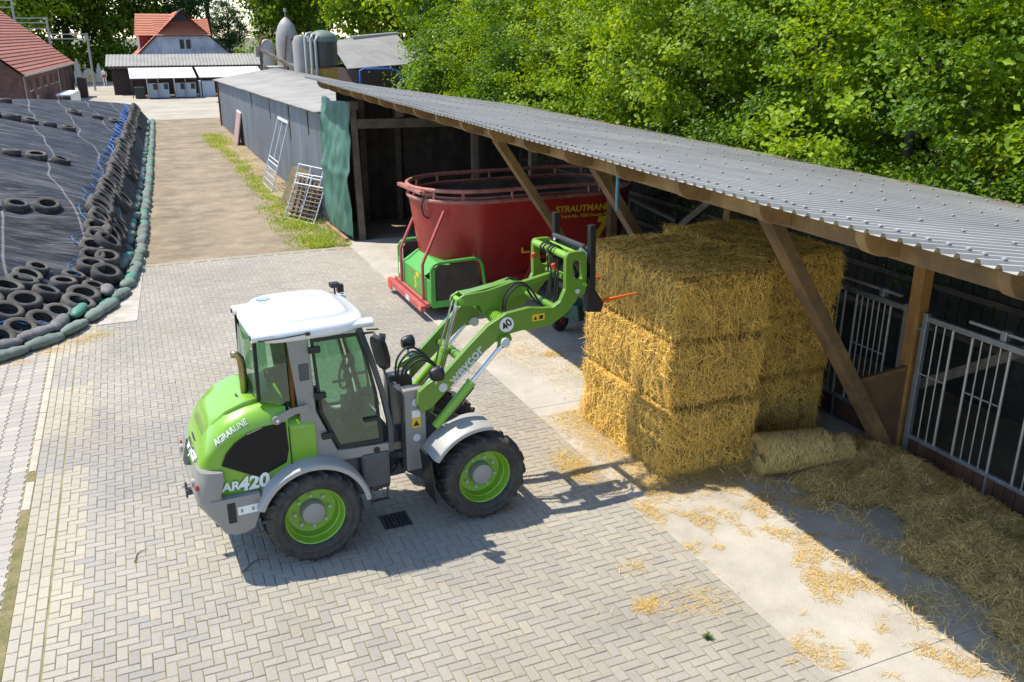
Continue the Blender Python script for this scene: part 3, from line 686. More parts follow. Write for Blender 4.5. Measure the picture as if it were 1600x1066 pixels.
# fenders
def arc_fender(name, cx, cz, r, a0, a1, yo, yi, lip=.05, th=.022, taper=0):
    n = 18
    for sd in (-1, 1):
        rings = []
        for k in range(n + 1):
            a = R(a0 + (a1 - a0) * k / n); rr = r + taper * k / n
            P = lambda q, y: (cx + q * math.cos(a), sd * y, cz + q * math.sin(a))
            rings.append([P(rr - lip, yo), P(rr - .02, yo + .004), P(rr, yo - .02), P(rr, yi), P(rr - th, yi), P(rr - th, yo - .03), P(rr - lip, yo - .02)])
        b = MB(); b.loft(rings); b.build(name, m_lgrey, LD, smooth=40)
arc_fender("rear_fender", RX, .515, .62, 8, 158, .79, .42, lip=.065)
arc_fender("front_fender", FX, .515, .655, 82, 150, .80, .40, lip=.06, taper=.06)
for sd in (-1, 1):
    b = MB(); b.bar((1.245, sd * .6, .87), (1.30, sd * .6, .33), .34, .014, up=(1, 0, 0)); b.build("mud_flap", m_black, LD)
    b = MB(); b.prism([(-.55, .98), (-.3, 1.16), (.12, 1.19), (.5, 1.02), (.66, .80), (.66, .60), (.8, .58), (.83, 1.02), (.3, 1.10), (-.02, 1.02), (-.5, .93)], 'y', min(sd * .44, sd * .53), max(sd * .44, sd * .53)); b.build("wheel_house", m_dgrey, LD, bevel=.01)
    b = MB(); b.bb(.52, .84, min(sd * .5, sd * .60), max(sd * .5, sd * .60), .60, 1.02); b.build("step_box", m_dgrey, LD, bevel=.03)
    b = MB(); b.bb(.60, .80, min(sd * .60, sd * .66), max(sd * .60, sd * .66), .44, .47); b.bb(.60, .62, min(sd * .60, sd * .63), max(sd * .60, sd * .63), .46, .62); b.bb(.78, .80, min(sd * .60, sd * .63), max(sd * .60, sd * .63), .46, .62); b.build("step", m_dgrey, LD)
# cab
cabn = empty("cab"); cabn.parent = LD; CY = .575
for sd in (-1, 1):
    y0, y1 = sorted((sd * (CY - .06), sd * CY))
    b = MB(); b.prism([(-.155, 2.45), (.055, 2.45), (.085, 1.62), (.28, 1.13), (.86, 1.10), (.86, .98), (-.10, 1.02), (-.085, 1.62)], 'y', y0, y1); b.build("side_panel", m_grey, cabn, bevel=.012)
    b = MB(); b.bar((-.46, sd * (CY - .10), 1.80), (-.45, sd * (CY - .10), 2.45), .035, .04, up=(0, 1, 0)); b.build("rear_pillar", m_black, cabn)
    b = MB(); pp = [(.595, sd * (CY - .05), 2.45), (.70, sd * (CY - .03), 2.1), (.80, sd * (CY - .02), 1.7), (.86, sd * (CY - .02), 1.35), (.865, sd * (CY - .02), 1.0)]
    for p, q in zip(pp, pp[1:]): b.bar(p, q, .05, .07, up=(0, 1, 0))
    b.build("front_pillar", m_dgrey, cabn)
    b = MB(); b.bb(-.06, .04, min(sd * CY, sd * (CY + .008)), max(sd * CY, sd * (CY + .008)), 1.98, 2.16) ; b.build("air_vent", m_dgrey, cabn, bevel=.02)
    # door
    dn = [(.075, 2.41), (.565, 2.41), (.655, 2.12), (.735, 1.72), (.775, 1.14), (.295, 1.155), (.115, 1.60)]
    inn = [(.105, 2.375), (.545, 2.375), (.625, 2.11), (.70, 1.71), (.735, 1.18), (.315, 1.192), (.15, 1.605)]
    y0, y1 = sorted((sd * (CY - .005), sd * (CY + .022)))
    b = MB(); n = len(dn); v = [(p[0], y, p[1]) for y in (y0, y1) for p in dn + inn]; f = []
    for i in range(n):
        j = (i + 1) % n
        f += [(i, j, n + j, n + i), (2 * n + i, 3 * n + i, 3 * n + j, 2 * n + j), (i, 2 * n + i, 2 * n + j, j), (n + i, n + j, 3 * n + j, 3 * n + i)]
    b.add(v, f); door = b.build("door", m_black, cabn, bevel=.004)
    b = MB(); b.prism(inn, 'y', sd * (CY + .008) - .002, sd * (CY + .008) + .002); b.build("door_glass", m_glass, door)
    b = MB()
    for x, z in ((.095, 2.30), (.12, 1.80), (.165, 1.34)): b.bb(x - .05, x + .07, min(sd * (CY + .01), sd * (CY + .05)), max(sd * (CY + .01), sd * (CY + .05)), z - .035, z + .035)
    b.split("door_hinge", m_black, door, bevel=.01)
    b = MB(); b.bb(.57, .72, min(sd * (CY + .02), sd * (CY + .05)), max(sd * (CY + .02), sd * (CY + .05)), 1.41, 1.445); b.build("door_handle", m_black, door, bevel=.008)
    b = MB(); b.prism([(-.45, 1.82), (-.165, 1.70), (-.17, 2.44), (-.44, 2.44)], 'y', sd * (CY - .045) - .002, sd * (CY - .045) + .002); b.build("rear_side_glass", m_glass, cabn)
    b = MB(); b.cyl((.7, sd * CY, 1.045), (.7, sd * (CY + .012), 1.045), .035, n=14); b.build("lock", m_black, cabn)
    # mirror
    mr = empty("mirror"); mr.parent = LD
    b = MB(); b.tube([(.63, sd * .56, 2.38), (.70, sd * .68, 2.42), (.71, sd * .79, 2.38), (.71, sd * .80, 2.2)], .012, 8); b.build("mirror_arm", m_black, mr)
    b = MB(); rr = []
    for x, k in ((-.045, .82), (-.03, 1.), (.02, 1.), (.055, .7)):
        ring = []
        for q in range(20):
            t = 2 * math.pi * q / 20; c, s_ = math.cos(t), math.sin(t)
            ring.append((x, .095 * k * math.copysign(abs(c) ** .55, c), .19 * k * math.copysign(abs(s_) ** .55, s_)))
        rr.append(ring)
    b.loft(rr); mo = b.build("mirror_housing", m_black, mr, smooth=40); mo.location = (.72, sd * .83, 2.25); mo.rotation_euler = (0, R(-14), R(-18 * sd))
    b = MB(); b.box((-.048, 0, 0), (.004, .13, .27)); g_ = b.build("mirror_pane", m_mirror, mr); g_.location = mo.location; g_.rotation_euler = mo.rotation_euler
    b = MB(); b.tube([(.66, sd * .60, 2.43), (.74, sd * .72, 2.46)], .010, 6); b.cyl((.74, sd * .74, 2.37), (.80, sd * .76, 2.36), .05, n=14); b.build("work_light", m_black, mr, smooth=40)
    # grab rail and wiper
    b = MB(); b.tube([(.90, sd * .50, 1.05), (.925, sd * .50, 1.2), (.90, sd * .51, 1.75), (.84, sd * .51, 1.95)], .013, 8); b.build("grab_rail", m_dgrey, cabn, smooth=40)
# windscreen, rear window (curved)
def curved_glass(name, xs_t, xs_b, z0, z1, hw, m):
    n = 10; rings = []
    for z, xc, bow in ((z0, xs_b, .07), ((z0 + z1) / 2, (xs_b + xs_t) / 2, .08), (z1, xs_t, .06)):
        rings.append([(xc - math.copysign(bow, xs_t if name == 'rear_window' else -1) * 0 + (bow if name != 'rear_window' else -bow) * (1 - (2 * k / n - 1) ** 2), hw * (2 * k / n - 1), z) for k in range(n + 1)])
    b = MB(); b.loft(rings, caps=False, closed=False); return b.build(name, m, cabn, smooth=60)
curved_glass("windscreen", .60, .845, 1.22, 2.44, CY - .06, m_glass)
curved_glass("rear_window", -.44, -.45, 1.80, 2.44, CY - .11, m_glass)
b = MB(); b.bar((.97, -.30, 1.2), (.86, -.36, 1.62), .02, .02); b.bar((.87, -.36, 1.55), (.78, -.33, 2.05), .014, .014); b.build("wiper", m_black, cabn)
b = MB(); b.bb(-.48, .86, -.53, .53, .98, 1.06); b.bb(.62, .84, -.5, .5, 1.05, 1.3); b.build("cab_floor", m_black, cabn)
b = MB(); b.bb(-.46, -.14, -.52, .52, 1.06, 1.66); b.build("rear_bulkhead", m_seat, cabn, bevel=.02)
b = MB(); b.bb(.02, .38, -.23, .23, 1.28, 1.42); b.bb(.10, .30, -.16, .16, 1.06, 1.28); b.build("seat_cushion", m_seat, cabn, bevel=.04)
b = MB(); b.bar((.04, 0, 1.40), (-.10, 0, 1.98), .44, .12, up=(0, 1, 0)); b.build("seat_back", m_seat, cabn, bevel=.04)
b = MB(); b.box((-.12, 0, 2.10), (.09, .24, .17)); b.build("headrest", m_seat, cabn, bevel=.04)
b = MB(); b.bb(-.05, .34, -.40, -.29, 1.40, 1.52); b.bb(-.05, .34, .29, .40, 1.40, 1.52); b.split("armrest", m_black, cabn, bevel=.02)
b = MB(); b.tube([(.58 + .07 * math.cos(t), .19 * math.sin(t), 1.78 + .18 * math.cos(t)) for t in [2 * math.pi * k / 24 for k in range(24)]], .014, 8, closed=True); b.bar((.66, 0, 1.3), (.58, 0, 1.78), .06, .06); b.bar((.55, 0, 1.70), (.62, 0, 1.88), .03, .03); b.bar((.58, -.17, 1.78), (.58, .17, 1.78), .03, .025); b.build("steering_wheel", m_black, cabn, smooth=40)
b = MB(); b.bb(-.17, .02, -.42, .42, 2.2, 2.42); b.build("headliner_console", m_seat, cabn, bevel=.03)
b = MB(); b.bar((-.13, -.47, 1.5), (-.12, -.47, 2.3), .06, .03); b.build("belt_strap", mat("belt_orange", (.28, .10, .02), .8), cabn)
# roof
def rsec(z, ins, x0=-.475, x1=.725, hw=.61, n=4.5, lift=0.):
    cx, hx, hy = (x0 + x1) / 2, (x1 - x0) / 2 - ins, hw - ins; out = []
    for k in range(56):
        t = 2 * math.pi * k / 56; c, s_ = math.cos(t), math.sin(t)
        x = cx + hx * math.copysign(abs(c) ** (2 / n), c); y = hy * math.copysign(abs(s_) ** (2 / n), s_)
        nar = 1 - .06 * max(0, (x - .2)) ; out.append((x, y * nar, z + lift * (x - cx)))
    return out
b = MB(); b.loft([rsec(2.405, .05), rsec(2.42, .015), rsec(2.465, 0.), rsec(2.515, .012), rsec(2.545, .05), rsec(2.555, .10, x1=.68), rsec(2.59, .12, x1=.68), rsec(2.62, .15, x1=.66), rsec(2.64, .20, x1=.64), rsec(2.652, .32, x1=.62), rsec(2.656, .44, x1=.60)])
roof = b.build("cab_roof", m_white, LD, smooth=55)
b = MB()
for sd in (-1, 1):
    b.loft([[(x, sd * (.50 + .085 * math.cos(t)), 2.485 + .05 * math.sin(t)) for t in [2 * math.pi * k / 14 for k in range(14)]] for x in (-.485, -.35, -.12, .05)])
    b.loft([[(x, sd * (.50 + .08 * math.cos(t)), 2.475 + .045 * math.sin(t)) for t in [2 * math.pi * k / 14 for k in range(14)]] for x in (.42, .60, .745)])
b.split("lamp_pod", m_white, roof, smooth=50)
b = MB(); b.bb(-.495, -.482, -.54, -.47, 2.465, 2.50); b.bb(-.495, -.482, .47, .54, 2.465, 2.50); b.bb(.742, .754, -.55, -.45, 2.45, 2.495); b.bb(.742, .754, .45, .55, 2.45, 2.495); b.split("roof_lamp", m_black, roof)
b = MB(); b.cyl((-.20, .22, 2.63), (-.20, .22, 2.662), .075, n=24); b.build("roof_cap", mat("cap_bluegrey", (.35, .40, .48), .4), roof, smooth=30)
b = MB(); b.tube([(-.44, -.615, 2.475), (-.2, -.622, 2.475), (.04, -.62, 2.485)], .007, 6); b.bb(.03, .07, -.64, -.61, 2.47, 2.50); b.build("aerial", m_black, roof)
b = MB(); b.bb(.58, .68, .40, .50, 2.62, 2.67); b.bb(.68, .75, .5, .57, 2.53, 2.62); b.cyl((.63, .45, 2.52), (.63, .45, 2.64), .012, n=8); b.build("front_lamp", m_black, roof, bevel=.01)
# exhaust, beacon side
b = MB(); b.tube([(-.545, -.19, 1.72), (-.545, -.19, 2.1), (-.555, -.19, 2.18), (-.585, -.19, 2.225), (-.64, -.19, 2.235)], [.040, .040, .039, .038, .037], 16, caps=False); ex = b.build("exhaust_pipe", m_brass, LD, smooth=50); so = ex.modifiers.new('s', 'SOLIDIFY'); so.thickness = .006
b = MB(); b.lathe([(.05, 0), (.10, 0), (.10, .02), (.05, .02)], (-.545, -.19, 1.775), 'z', 20); b.build("exhaust_collar", m_black, LD)
# boom
boom = empty("boom"); boom.parent = LD; AY = .40
prof = [(1.28, 1.30), (1.235, 1.42), (1.26, 1.56), (1.36, 1.635), (1.565, 1.725), (1.895, 2.025), (2.105, 2.205), (2.33, 2.315), (2.62, 2.345), (2.80, 2.315), (2.93, 2.305), (3.03, 2.36), (3.095, 2.50), (3.30, 2.44), (3.24, 2.34), (3.10, 2.20), (2.92, 2.095), (2.70, 2.075), (2.53, 2.085), (2.36, 2.065), (2.19, 1.995), (1.985, 1.84), (1.59, 1.51), (1.41, 1.35)]
for sd in (-1, 1):
    y0, y1 = sorted((sd * (AY - .035), sd * (AY + .035)))
    b = MB(); b.prism(prof, 'y', y0, y1); b.build("lift_arm", m_arm, boom, bevel=.008)
    b = MB(); oo = []; ii = []; cx, cz = 3.235, 2.665
    for k in range(28):
        t = 2 * math.pi * k / 28; c, s_ = math.cos(t), math.sin(t)
        oo.append((cx - .01 * s_ + .14 * math.copysign(abs(c) ** .35, c), cz + .265 * math.copysign(abs(s_) ** .35, s_)))
        ii.append((cx + .015 + .06 * math.copysign(abs(c) ** .5, c) - .02 * s_, cz + .045 + .115 * math.copysign(abs(s_) ** .5, s_)))
    v = [(p[0], y, p[1]) for y in (y0 + .001, y1 - .001) for p in oo + ii]; n = 28; f = []
    for i in range(n):
        j = (i + 1) % n; f += [(i, j, n + j, n + i), (2 * n + i, 3 * n + i, 3 * n + j, 2 * n + j), (i, 2 * n + i, 2 * n + j, j), (n + i, n + j, 3 * n + j, 3 * n + i)]
    b.add(v, f); b.build("coupler_plate", m_arm, boom, bevel=.006)
    b = MB(); b.cyl((2.285, sd * .33, 2.0), (2.285, sd * .52, 2.0), .055, n=18); b.build("pin_boss", m_silver, boom, smooth=30)
    b = MB(); b.prism([(2.2, 1.93), (2.28, 1.93), (2.38, 2.02), (2.36, 2.08), (2.24, 2.06)], 'y', min(sd * .44, sd * .49), max(sd * .44, sd * .49)); b.build("cylinder_lug", m_arm, boom, bevel=.006)
    b = MB(); b.cyl((3.25, sd * .35, 2.46), (3.25, sd * .45, 2.46), .028, n=12); b.build("lock_pin", m_silver, boom)
    # lift cylinder
    c = empty("lift_cylinder"); c.parent = LD; a_, e_ = Vector((1.42, sd * .475, 1.13)), Vector((2.285, sd * .475, 2.0)); d_ = e_ - a_
    b = MB(); b.cyl(a_, a_ + d_ * .52, .052, n=18); b.cyl(a_ + d_ * .50, a_ + d_ * .53, .058, n=18); b.build("barrel", m_green, c, smooth=35)
    b = MB(); b.cyl(a_ + d_ * .5, e_, .024, n=14); b.build("rod", m_steel, c, smooth=35)
    b = MB(); b.tube([a_ + d_ * .1 + Vector((.05, 0, -.05)), a_ + d_ * .3 + Vector((.05, 0, -.05)), a_ + d_ * .5 + Vector((.05, 0, -.05))], .009, 6); b.build("pipe", m_black, c)
# cross tubes
b = MB(); b.cyl((1.85, -.365, 1.80), (1.85, .365, 1.80), .055, n=16); b.cyl((3.0, -.365, 2.27), (3.0, .365, 2.27), .045, n=16); b.split("cross_tube", m_arm, boom, smooth=40)
b = MB(); b.cyl((3.14, -.40, 2.875), (3.14, .40, 2.875), .045, n=18); b.build("coupler_tube", m_green, boom, smooth=40)
b = MB(); b.cyl((3.33, -.42, 2.865), (3.33, .42, 2.865), .026, n=14); b.cyl((3.34, -.47, 2.53), (3.34, .47, 2.53), .024, n=14); b.split("locking_bar", m_green, boom, smooth=40)
# bell crank and tilt linkage
b = MB()
for y in (-.085, .085):
    b.prism([(1.86, 2.385), (1.88, 2.45), (1.96, 2.49), (2.25, 2.505), (2.60, 2.575), (2.72, 2.56), (2.79, 2.47), (2.70, 2.40), (2.50, 2.37), (2.38, 2.15), (2.28, 2.13), (2.20, 2.24), (2.16, 2.34), (1.96, 2.355)], 'y', y - .018, y + .018)
b.prism([(1.97, 2.47), (2.60, 2.555), (2.60, 2.575), (1.97, 2.49)], 'y', -.068, .068)
b.split("bell_crank", m_arm, boom, bevel=.006)
b = MB(); b.cyl((1.925, -.115, 2.42), (1.925, .115, 2.42), .035, n=16); b.cyl((2.32, -.36, 2.20), (2.32, .36, 2.20), .05, n=16); b.cyl((2.72, -.12, 2.49), (2.72, .12, 2.49), .035, n=14)
for k in range(6): b.lathe([(.05, -.012), (.078, -.012), (.078, .012), (.05, .012)], (2.32, -.32 + k * .04, 2.20), 'y', 20)
b.build("crank_pin", m_green, boom, smooth=40)
b = MB(); b.bar((2.72, 0, 2.49), (3.22, 0, 2.58), .07, .075); b.cyl((3.2, -.2, 2.58), (3.2, .2, 2.58), .035, n=12); b.build("tilt_link", m_arm, boom, bevel=.008)
c = empty("tilt_cylinder"); c.parent = LD; a_, e_ = Vector((1.50, 0, 1.02)), Vector((1.925, 0, 2.40)); d_ = e_ - a_
b = MB(); b.cyl(a_, a_ + d_ * .60, .052, n=18); b.cyl(a_ + d_ * .58, a_ + d_ * .61, .058, n=18); b.build("barrel", m_green, c, smooth=35)
b = MB(); b.cyl(a_ + d_ * .55, e_, .026, n=14); b.build("rod", m_steel, c, smooth=35)
b = MB()
for y in (-.075, .075): b.tube([a_ + d_ * .2 + Vector((-.03, y, 0)), a_ + d_ * .62 + Vector((-.04, y, 0)), e_ + Vector((-.03, y, 0))], .012, 8)
b.split("guide_rod", m_steel, c, smooth=35)
# hoses
b = MB()
for k, (y, s_) in enumerate(((-.12, 0), (-.06, .02), (.05, .01), (.12, .03))):
    b.tube(smooth_path([(1.18, y, 1.5), (1.22, y * 1.3, 1.72 + s_), (1.38, y * 1.6, 1.84 + s_), (1.55, y * 1.5, 1.74 + s_), (1.66, y, 1.62)]), .013, 7)
    b.tube(smooth_path([(2.42, y - .1, 2.26), (2.44, y - .1, 2.42 + s_), (2.58, y - .1, 2.55 + s_), (2.74, y - .1, 2.50 + s_), (2.90, y - .1, 2.28 + s_), (3.02, y - .1, 2.22 - s_), (3.10, y - .1, 2.32), (3.11, y - .1, 2.60), (3.10, y - .1, 2.80)]), .012, 7)
    b.tube(smooth_path([(3.10, y, 2.82), (3.06, y, 2.90), (3.14, y, 2.945), (3.22, y, 2.90)]), .012, 7)
b.tube(smooth_path([(.8, -.35, .98), (.92, -.38, .80), (.90, -.36, .62), (.80, -.34, .56)]), .016, 7); b.tube(smooth_path([(.78, -.3, .98), (.98, -.34, .84), (1.0, -.32, .66), (.84, -.3, .52)]), .014, 7)
b.tube(smooth_path([(1.36, -.30, 1.3), (1.44, -.38, 1.1), (1.40, -.38, .85), (1.36, -.30, .78)]), .014, 7)
b.split("hydraulic_hose", m_hose, boom, smooth=50)
b = MB()
for x, y, z in ((3.06, -.22, 2.70), (3.02, .20, 2.74)): b.cyl((x, y, z), (x - .02, y, z + .06), .026, n=12)
b.split("hose_coupling", m_red, boom, smooth=40)
# head lamps on the tower
for sd in (-1, 1):
    hl = empty("headlamp"); hl.parent = LD
    b = MB(); b.tube([(1.40, sd * .30, 1.48), (1.46, sd * .40, 1.56), (1.46, sd * .45, 1.68 + (.08 if sd > 0 else 0))], .014, 8); b.build("lamp_stalk", m_silver, hl)
    b = MB(); b.lathe([(.001, -.085), (.045, -.08), (.066, -.05), (.075, 0), (.075, .05), (.068, .062), (.001, .066)], (0, 0, 0), 'x', 20); o = b.build("lamp_body", m_black, hl, smooth=40); o.location = (1.47, sd * .455, 1.75 + (.08 if sd > 0 else 0)); o.scale = (1, .95, 1.15)
    b = MB(); b.lathe([(.001, .072), (.062, .0675)], (0, 0, 0), 'x', 18); o2 = b.build("lens", m_dec, hl); o2.location = o.location; o2.scale = o.scale
# fork carriage with two orange tines
fk = empty("fork_carriage"); fk.parent = LD
for sd in (-1, 1):
    b = MB(); b.bar((3.455, sd * .42, 2.22), (3.43, sd * .42, 3.22), .075, .075, up=(1, 0, 0)); b.build("upright", m_black, fk, bevel=.006)
    b = MB(); b.prism([(3.36, 2.20), (3.56, 2.17), (3.60, 2.28), (3.50, 2.42), (3.38, 2.62)], 'y', min(sd * .38, sd * .475), max(sd * .38, sd * .475)); b.build("foot_block", m_black, fk, bevel=.008)
    b = MB(); b.bar((3.52, sd * .42, 2.28), (4.12, sd * .42, 2.325), .05, .05, w2=.022, h2=.018); b.build("tine", m_orange, fk, bevel=.008)
    b = MB(); b.bar((3.35, sd * .30, 2.93), (3.45, sd * .42, 2.80), .02, .05); b.build("hook", m_silver, fk)
    b = MB(); b.bar((3.40, sd * .36, 2.86), (3.42, sd * .36, 2.26), .03, .06, up=(1, 0, 0)); b.build("mount_plate", m_black, fk)
b = MB(); b.bar((3.43, -.42, 2.90), (3.43, .42, 2.90), .05, .06); b.bar((3.45, -.42, 2.34), (3.45, .42, 2.34), .06, .08); b.bar((3.37, -.36, 2.96), (3.37, .36, 2.96), .05, .04); b.split("cross_bar", m_dgrey, fk, bevel=.006)
b = MB(); b.bb(3.40, 3.405, -.30, -.22, 2.87, 2.95); b.build("label", m_dec, fk)
# lettering and stickers
yb = -AY - .0365
text_obj("boom_lettering", "weycor", .17, m_silver, frame((1.83, yb, 1.79), (.62, 0, .56), (-.56, 0, .62)), boom, offset=.004)
b = MB(); b.tube([(1.66, yb, 1.55), (2.10, yb, 1.945)], .004, 4); b.build("underline", m_silver, boom)
b = MB(); b.cyl((1.545, yb + .002, 1.565), (1.545, yb - .002, 1.565), .052, n=24); b.build("emblem", m_silver, boom)
b = MB(); b.cyl((2.335, yb + .002, 2.185), (2.335, yb - .003, 2.185), .088, n=32); b.build("speed_disc", m_dec, boom)
text_obj("speed_lettering", "40", .125, m_black, frame((2.335, yb - .005, 2.185), (.80, 0, .60), (-.60, 0, .80)), boom, offset=.003)
b = MB(); b.bb(2.66, 2.82, yb - .002, yb + .002, 2.175, 2.255); b.build("warning_label", m_yel, boom)
b = MB(); b.prism([(2.675, 2.19), (2.725, 2.19), (2.70, 2.235)], 'y', yb - .004, yb - .0025); b.bb(2.75, 2.80, yb - .004, yb - .0025, 2.19, 2.235); b.split("warning_mark", m_black, boom)
SQ = [(SQX(q[0]),) + tuple(q[1:]) for q in secs]
def hood_y(x, z):
    for q, r in zip(SQ, SQ[1:]):
        if q[0] <= x <= r[0]:
            t = (x - q[0]) / (r[0] - q[0]); zs, zt, hw = (q[i] + (r[i] - q[i]) * t for i in (2, 3, 4))
            if z <= zs: return hw
            k = min(.999, (z - zs) / (zt - zs)) ** 1.6; return hw * max(0., 1 - k * k) ** (1 / 3.2)
    return .61
def on_hood(o):
    fm = o.matrix_basis.copy()
    for v in o.data.vertices:
        w = fm @ v.co; v.co = (w.x, -hood_y(w.x, w.z) - .013 - (.003 if v.co.z > 0 else 0), w.z)
    o.matrix_basis = Matrix.Identity(4); return o
on_hood(text_obj("model_lettering_small", "AR", .13, m_dec, frame((-.845, -.61, .99), (1, 0, .015), (0, 0, 1)), LD, shear=.15, offset=.005))
on_hood(text_obj("model_lettering", "420", .20, m_dec, frame((-.62, -.61, .99), (1, 0, .02), (0, 0, 1)), LD, shear=.15, offset=.008))
on_hood(text_obj("series_lettering", "AGRAR", .070, m_dec, frame((-.845, -.6, 1.535), (.80, 0, .52), (-.52, 0, .80)), LD, shear=.1, offset=.001))
on_hood(text_obj("series_lettering_end", "LINE", .070, m_silver, frame((-.68, -.6, 1.625), (.88, 0, .36), (-.36, 0, .88)), LD, shear=.1, offset=.0005))
text_obj("rear_lettering", "weycor", .15, m_dec, frame((-1.118, -.12, 1.245), (.02, -1, 0), (.5, 0, .85)), LD, offset=.004)

# ------------------------------------------------------------ straw bales
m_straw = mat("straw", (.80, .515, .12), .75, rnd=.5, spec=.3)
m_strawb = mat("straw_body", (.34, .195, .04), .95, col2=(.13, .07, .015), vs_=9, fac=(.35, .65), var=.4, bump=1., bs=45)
m_hay = mat("hay", (.66, .475, .18), .85, rnd=.45, spec=.2)
m_hayb = mat("hay_body", (.32, .235, .10), .95, col2=(.09, .065, .025), vs_=8, var=.4, bump=1., bs=40)
m_loose = mat("loose_straw", (.60, .415, .14), .8, rnd=.35, spec=.2)
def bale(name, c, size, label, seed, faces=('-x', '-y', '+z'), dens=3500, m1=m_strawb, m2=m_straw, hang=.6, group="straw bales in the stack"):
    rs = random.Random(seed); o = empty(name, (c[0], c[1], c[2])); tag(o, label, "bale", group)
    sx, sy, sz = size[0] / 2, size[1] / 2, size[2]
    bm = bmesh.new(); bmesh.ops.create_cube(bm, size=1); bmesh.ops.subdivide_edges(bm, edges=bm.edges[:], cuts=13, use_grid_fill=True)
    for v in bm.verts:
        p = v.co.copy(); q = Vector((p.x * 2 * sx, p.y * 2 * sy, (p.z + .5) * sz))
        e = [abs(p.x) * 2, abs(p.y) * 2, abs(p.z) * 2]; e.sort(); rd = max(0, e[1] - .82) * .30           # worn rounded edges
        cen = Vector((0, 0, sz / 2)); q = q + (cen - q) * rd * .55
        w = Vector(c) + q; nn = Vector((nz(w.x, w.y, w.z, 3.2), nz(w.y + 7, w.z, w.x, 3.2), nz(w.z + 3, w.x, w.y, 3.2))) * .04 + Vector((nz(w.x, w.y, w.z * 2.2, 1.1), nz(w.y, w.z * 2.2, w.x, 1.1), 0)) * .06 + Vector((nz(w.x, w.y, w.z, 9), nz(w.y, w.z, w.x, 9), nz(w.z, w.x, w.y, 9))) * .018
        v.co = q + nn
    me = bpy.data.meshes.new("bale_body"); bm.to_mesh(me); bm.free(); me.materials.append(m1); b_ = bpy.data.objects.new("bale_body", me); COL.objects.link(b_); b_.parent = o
    it = []
    for fc in faces:
        ax = 'xyz'.index(fc[1]); sg = -1 if fc[0] == '-' else 1
        A = {0: sy * 2 * sz, 1: sx * 2 * sz, 2: sx * sy * 4}[ax]
        for _ in range(int(A * dens)):
            u, w = rs.random(), rs.random()
            if ax == 0: p = Vector((sg * sx, (u - .5) * 2 * sy, w * sz)); nrm = Vector((sg, 0, 0)); dn = Vector((0, 0, -1))
            elif ax == 1: p = Vector(((u - .5) * 2 * sx, sg * sy, w * sz)); nrm = Vector((0, sg, 0)); dn = Vector((0, 0, -1))
            else: p = Vector(((u - .5) * 2 * sx, (w - .5) * 2 * sy, sz)); nrm = Vector((0, 0, 1)); a = rs.uniform(0, 6.28); dn = Vector((math.cos(a), math.sin(a), 0))
            if ax != 2 and (w * sz < .05 + .03 * nz(u * 9, c[2], seed) or (1 - w) * sz < .03): continue
            a = rs.gauss(0, .75); t = nrm.cross(dn)
            d = dn * math.cos(a) + t * math.sin(a)
            if ax != 2 and rs.random() > hang: a = rs.uniform(0, 6.28); d = dn * math.cos(a) + t * math.sin(a)
            d = (d + nrm * rs.uniform(-.08, .32)).normalized()
            W = Vector(c) + p; off = (sg if ax < 2 else 1) * (.04 * (nz(W.x, W.y, W.z, 3.2) if ax == 0 else nz(W.y + 7, W.z, W.x, 3.2) if ax == 1 else nz(W.z + 3, W.x, W.y, 3.2)) + (.06 * nz(W.x, W.y, W.z * 2.2, 1.1) if ax == 0 else .06 * nz(W.y, W.z * 2.2, W.x, 1.1) if ax == 1 else 0))
            if ax != 2: off -= .09 * max(0, 1 - w * sz / .06) ** 1.3 + .07 * max(0, 1 - (1 - w) * sz / .05) ** 1.3
            if ax != 1: off += .012 * math.sin(W.y * 41 + 4 * nz(W.y, W.z, W.x, 1.5)) * (1 if nz(W.x, W.y, W.z, .9) > -.2 else .3)
            p = p + nrm * (off + rs.uniform(-.022, .014)); L_ = rs.uniform(.06, .16) if rs.random() < .75 else rs.uniform(.16, .34); p = p - d * L_ * .4
            sd = d.cross(nrm + Vector((rs.uniform(-.6, .6), rs.uniform(-.6, .6), rs.uniform(-.6, .6)))).normalized()
            it.append((p, d, sd, L_, rs.uniform(.0014, .0033), nrm * rs.uniform(-.006, .03)))
    stuff(strand_mesh(it, "straw", m2, o)); return o
A0, A1 = 5.56, 6.93; B0, B1 = 6.97, 8.36
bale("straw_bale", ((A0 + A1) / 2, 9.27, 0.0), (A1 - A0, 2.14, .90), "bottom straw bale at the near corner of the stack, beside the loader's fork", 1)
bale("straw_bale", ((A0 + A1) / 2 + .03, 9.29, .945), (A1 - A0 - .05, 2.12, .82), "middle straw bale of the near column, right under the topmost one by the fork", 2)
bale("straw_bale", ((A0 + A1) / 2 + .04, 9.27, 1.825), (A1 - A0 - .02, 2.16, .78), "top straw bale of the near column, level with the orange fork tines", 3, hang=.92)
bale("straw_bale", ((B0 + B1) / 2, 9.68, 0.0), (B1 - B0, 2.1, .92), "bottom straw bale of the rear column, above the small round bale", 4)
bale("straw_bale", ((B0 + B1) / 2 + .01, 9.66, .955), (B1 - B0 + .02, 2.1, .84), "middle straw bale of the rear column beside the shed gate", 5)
bale("straw_bale", ((B0 + B1) / 2, 9.58, 1.835), (B1 - B0, 2.12, .79), "top straw bale of the rear column under the diagonal strut", 6)
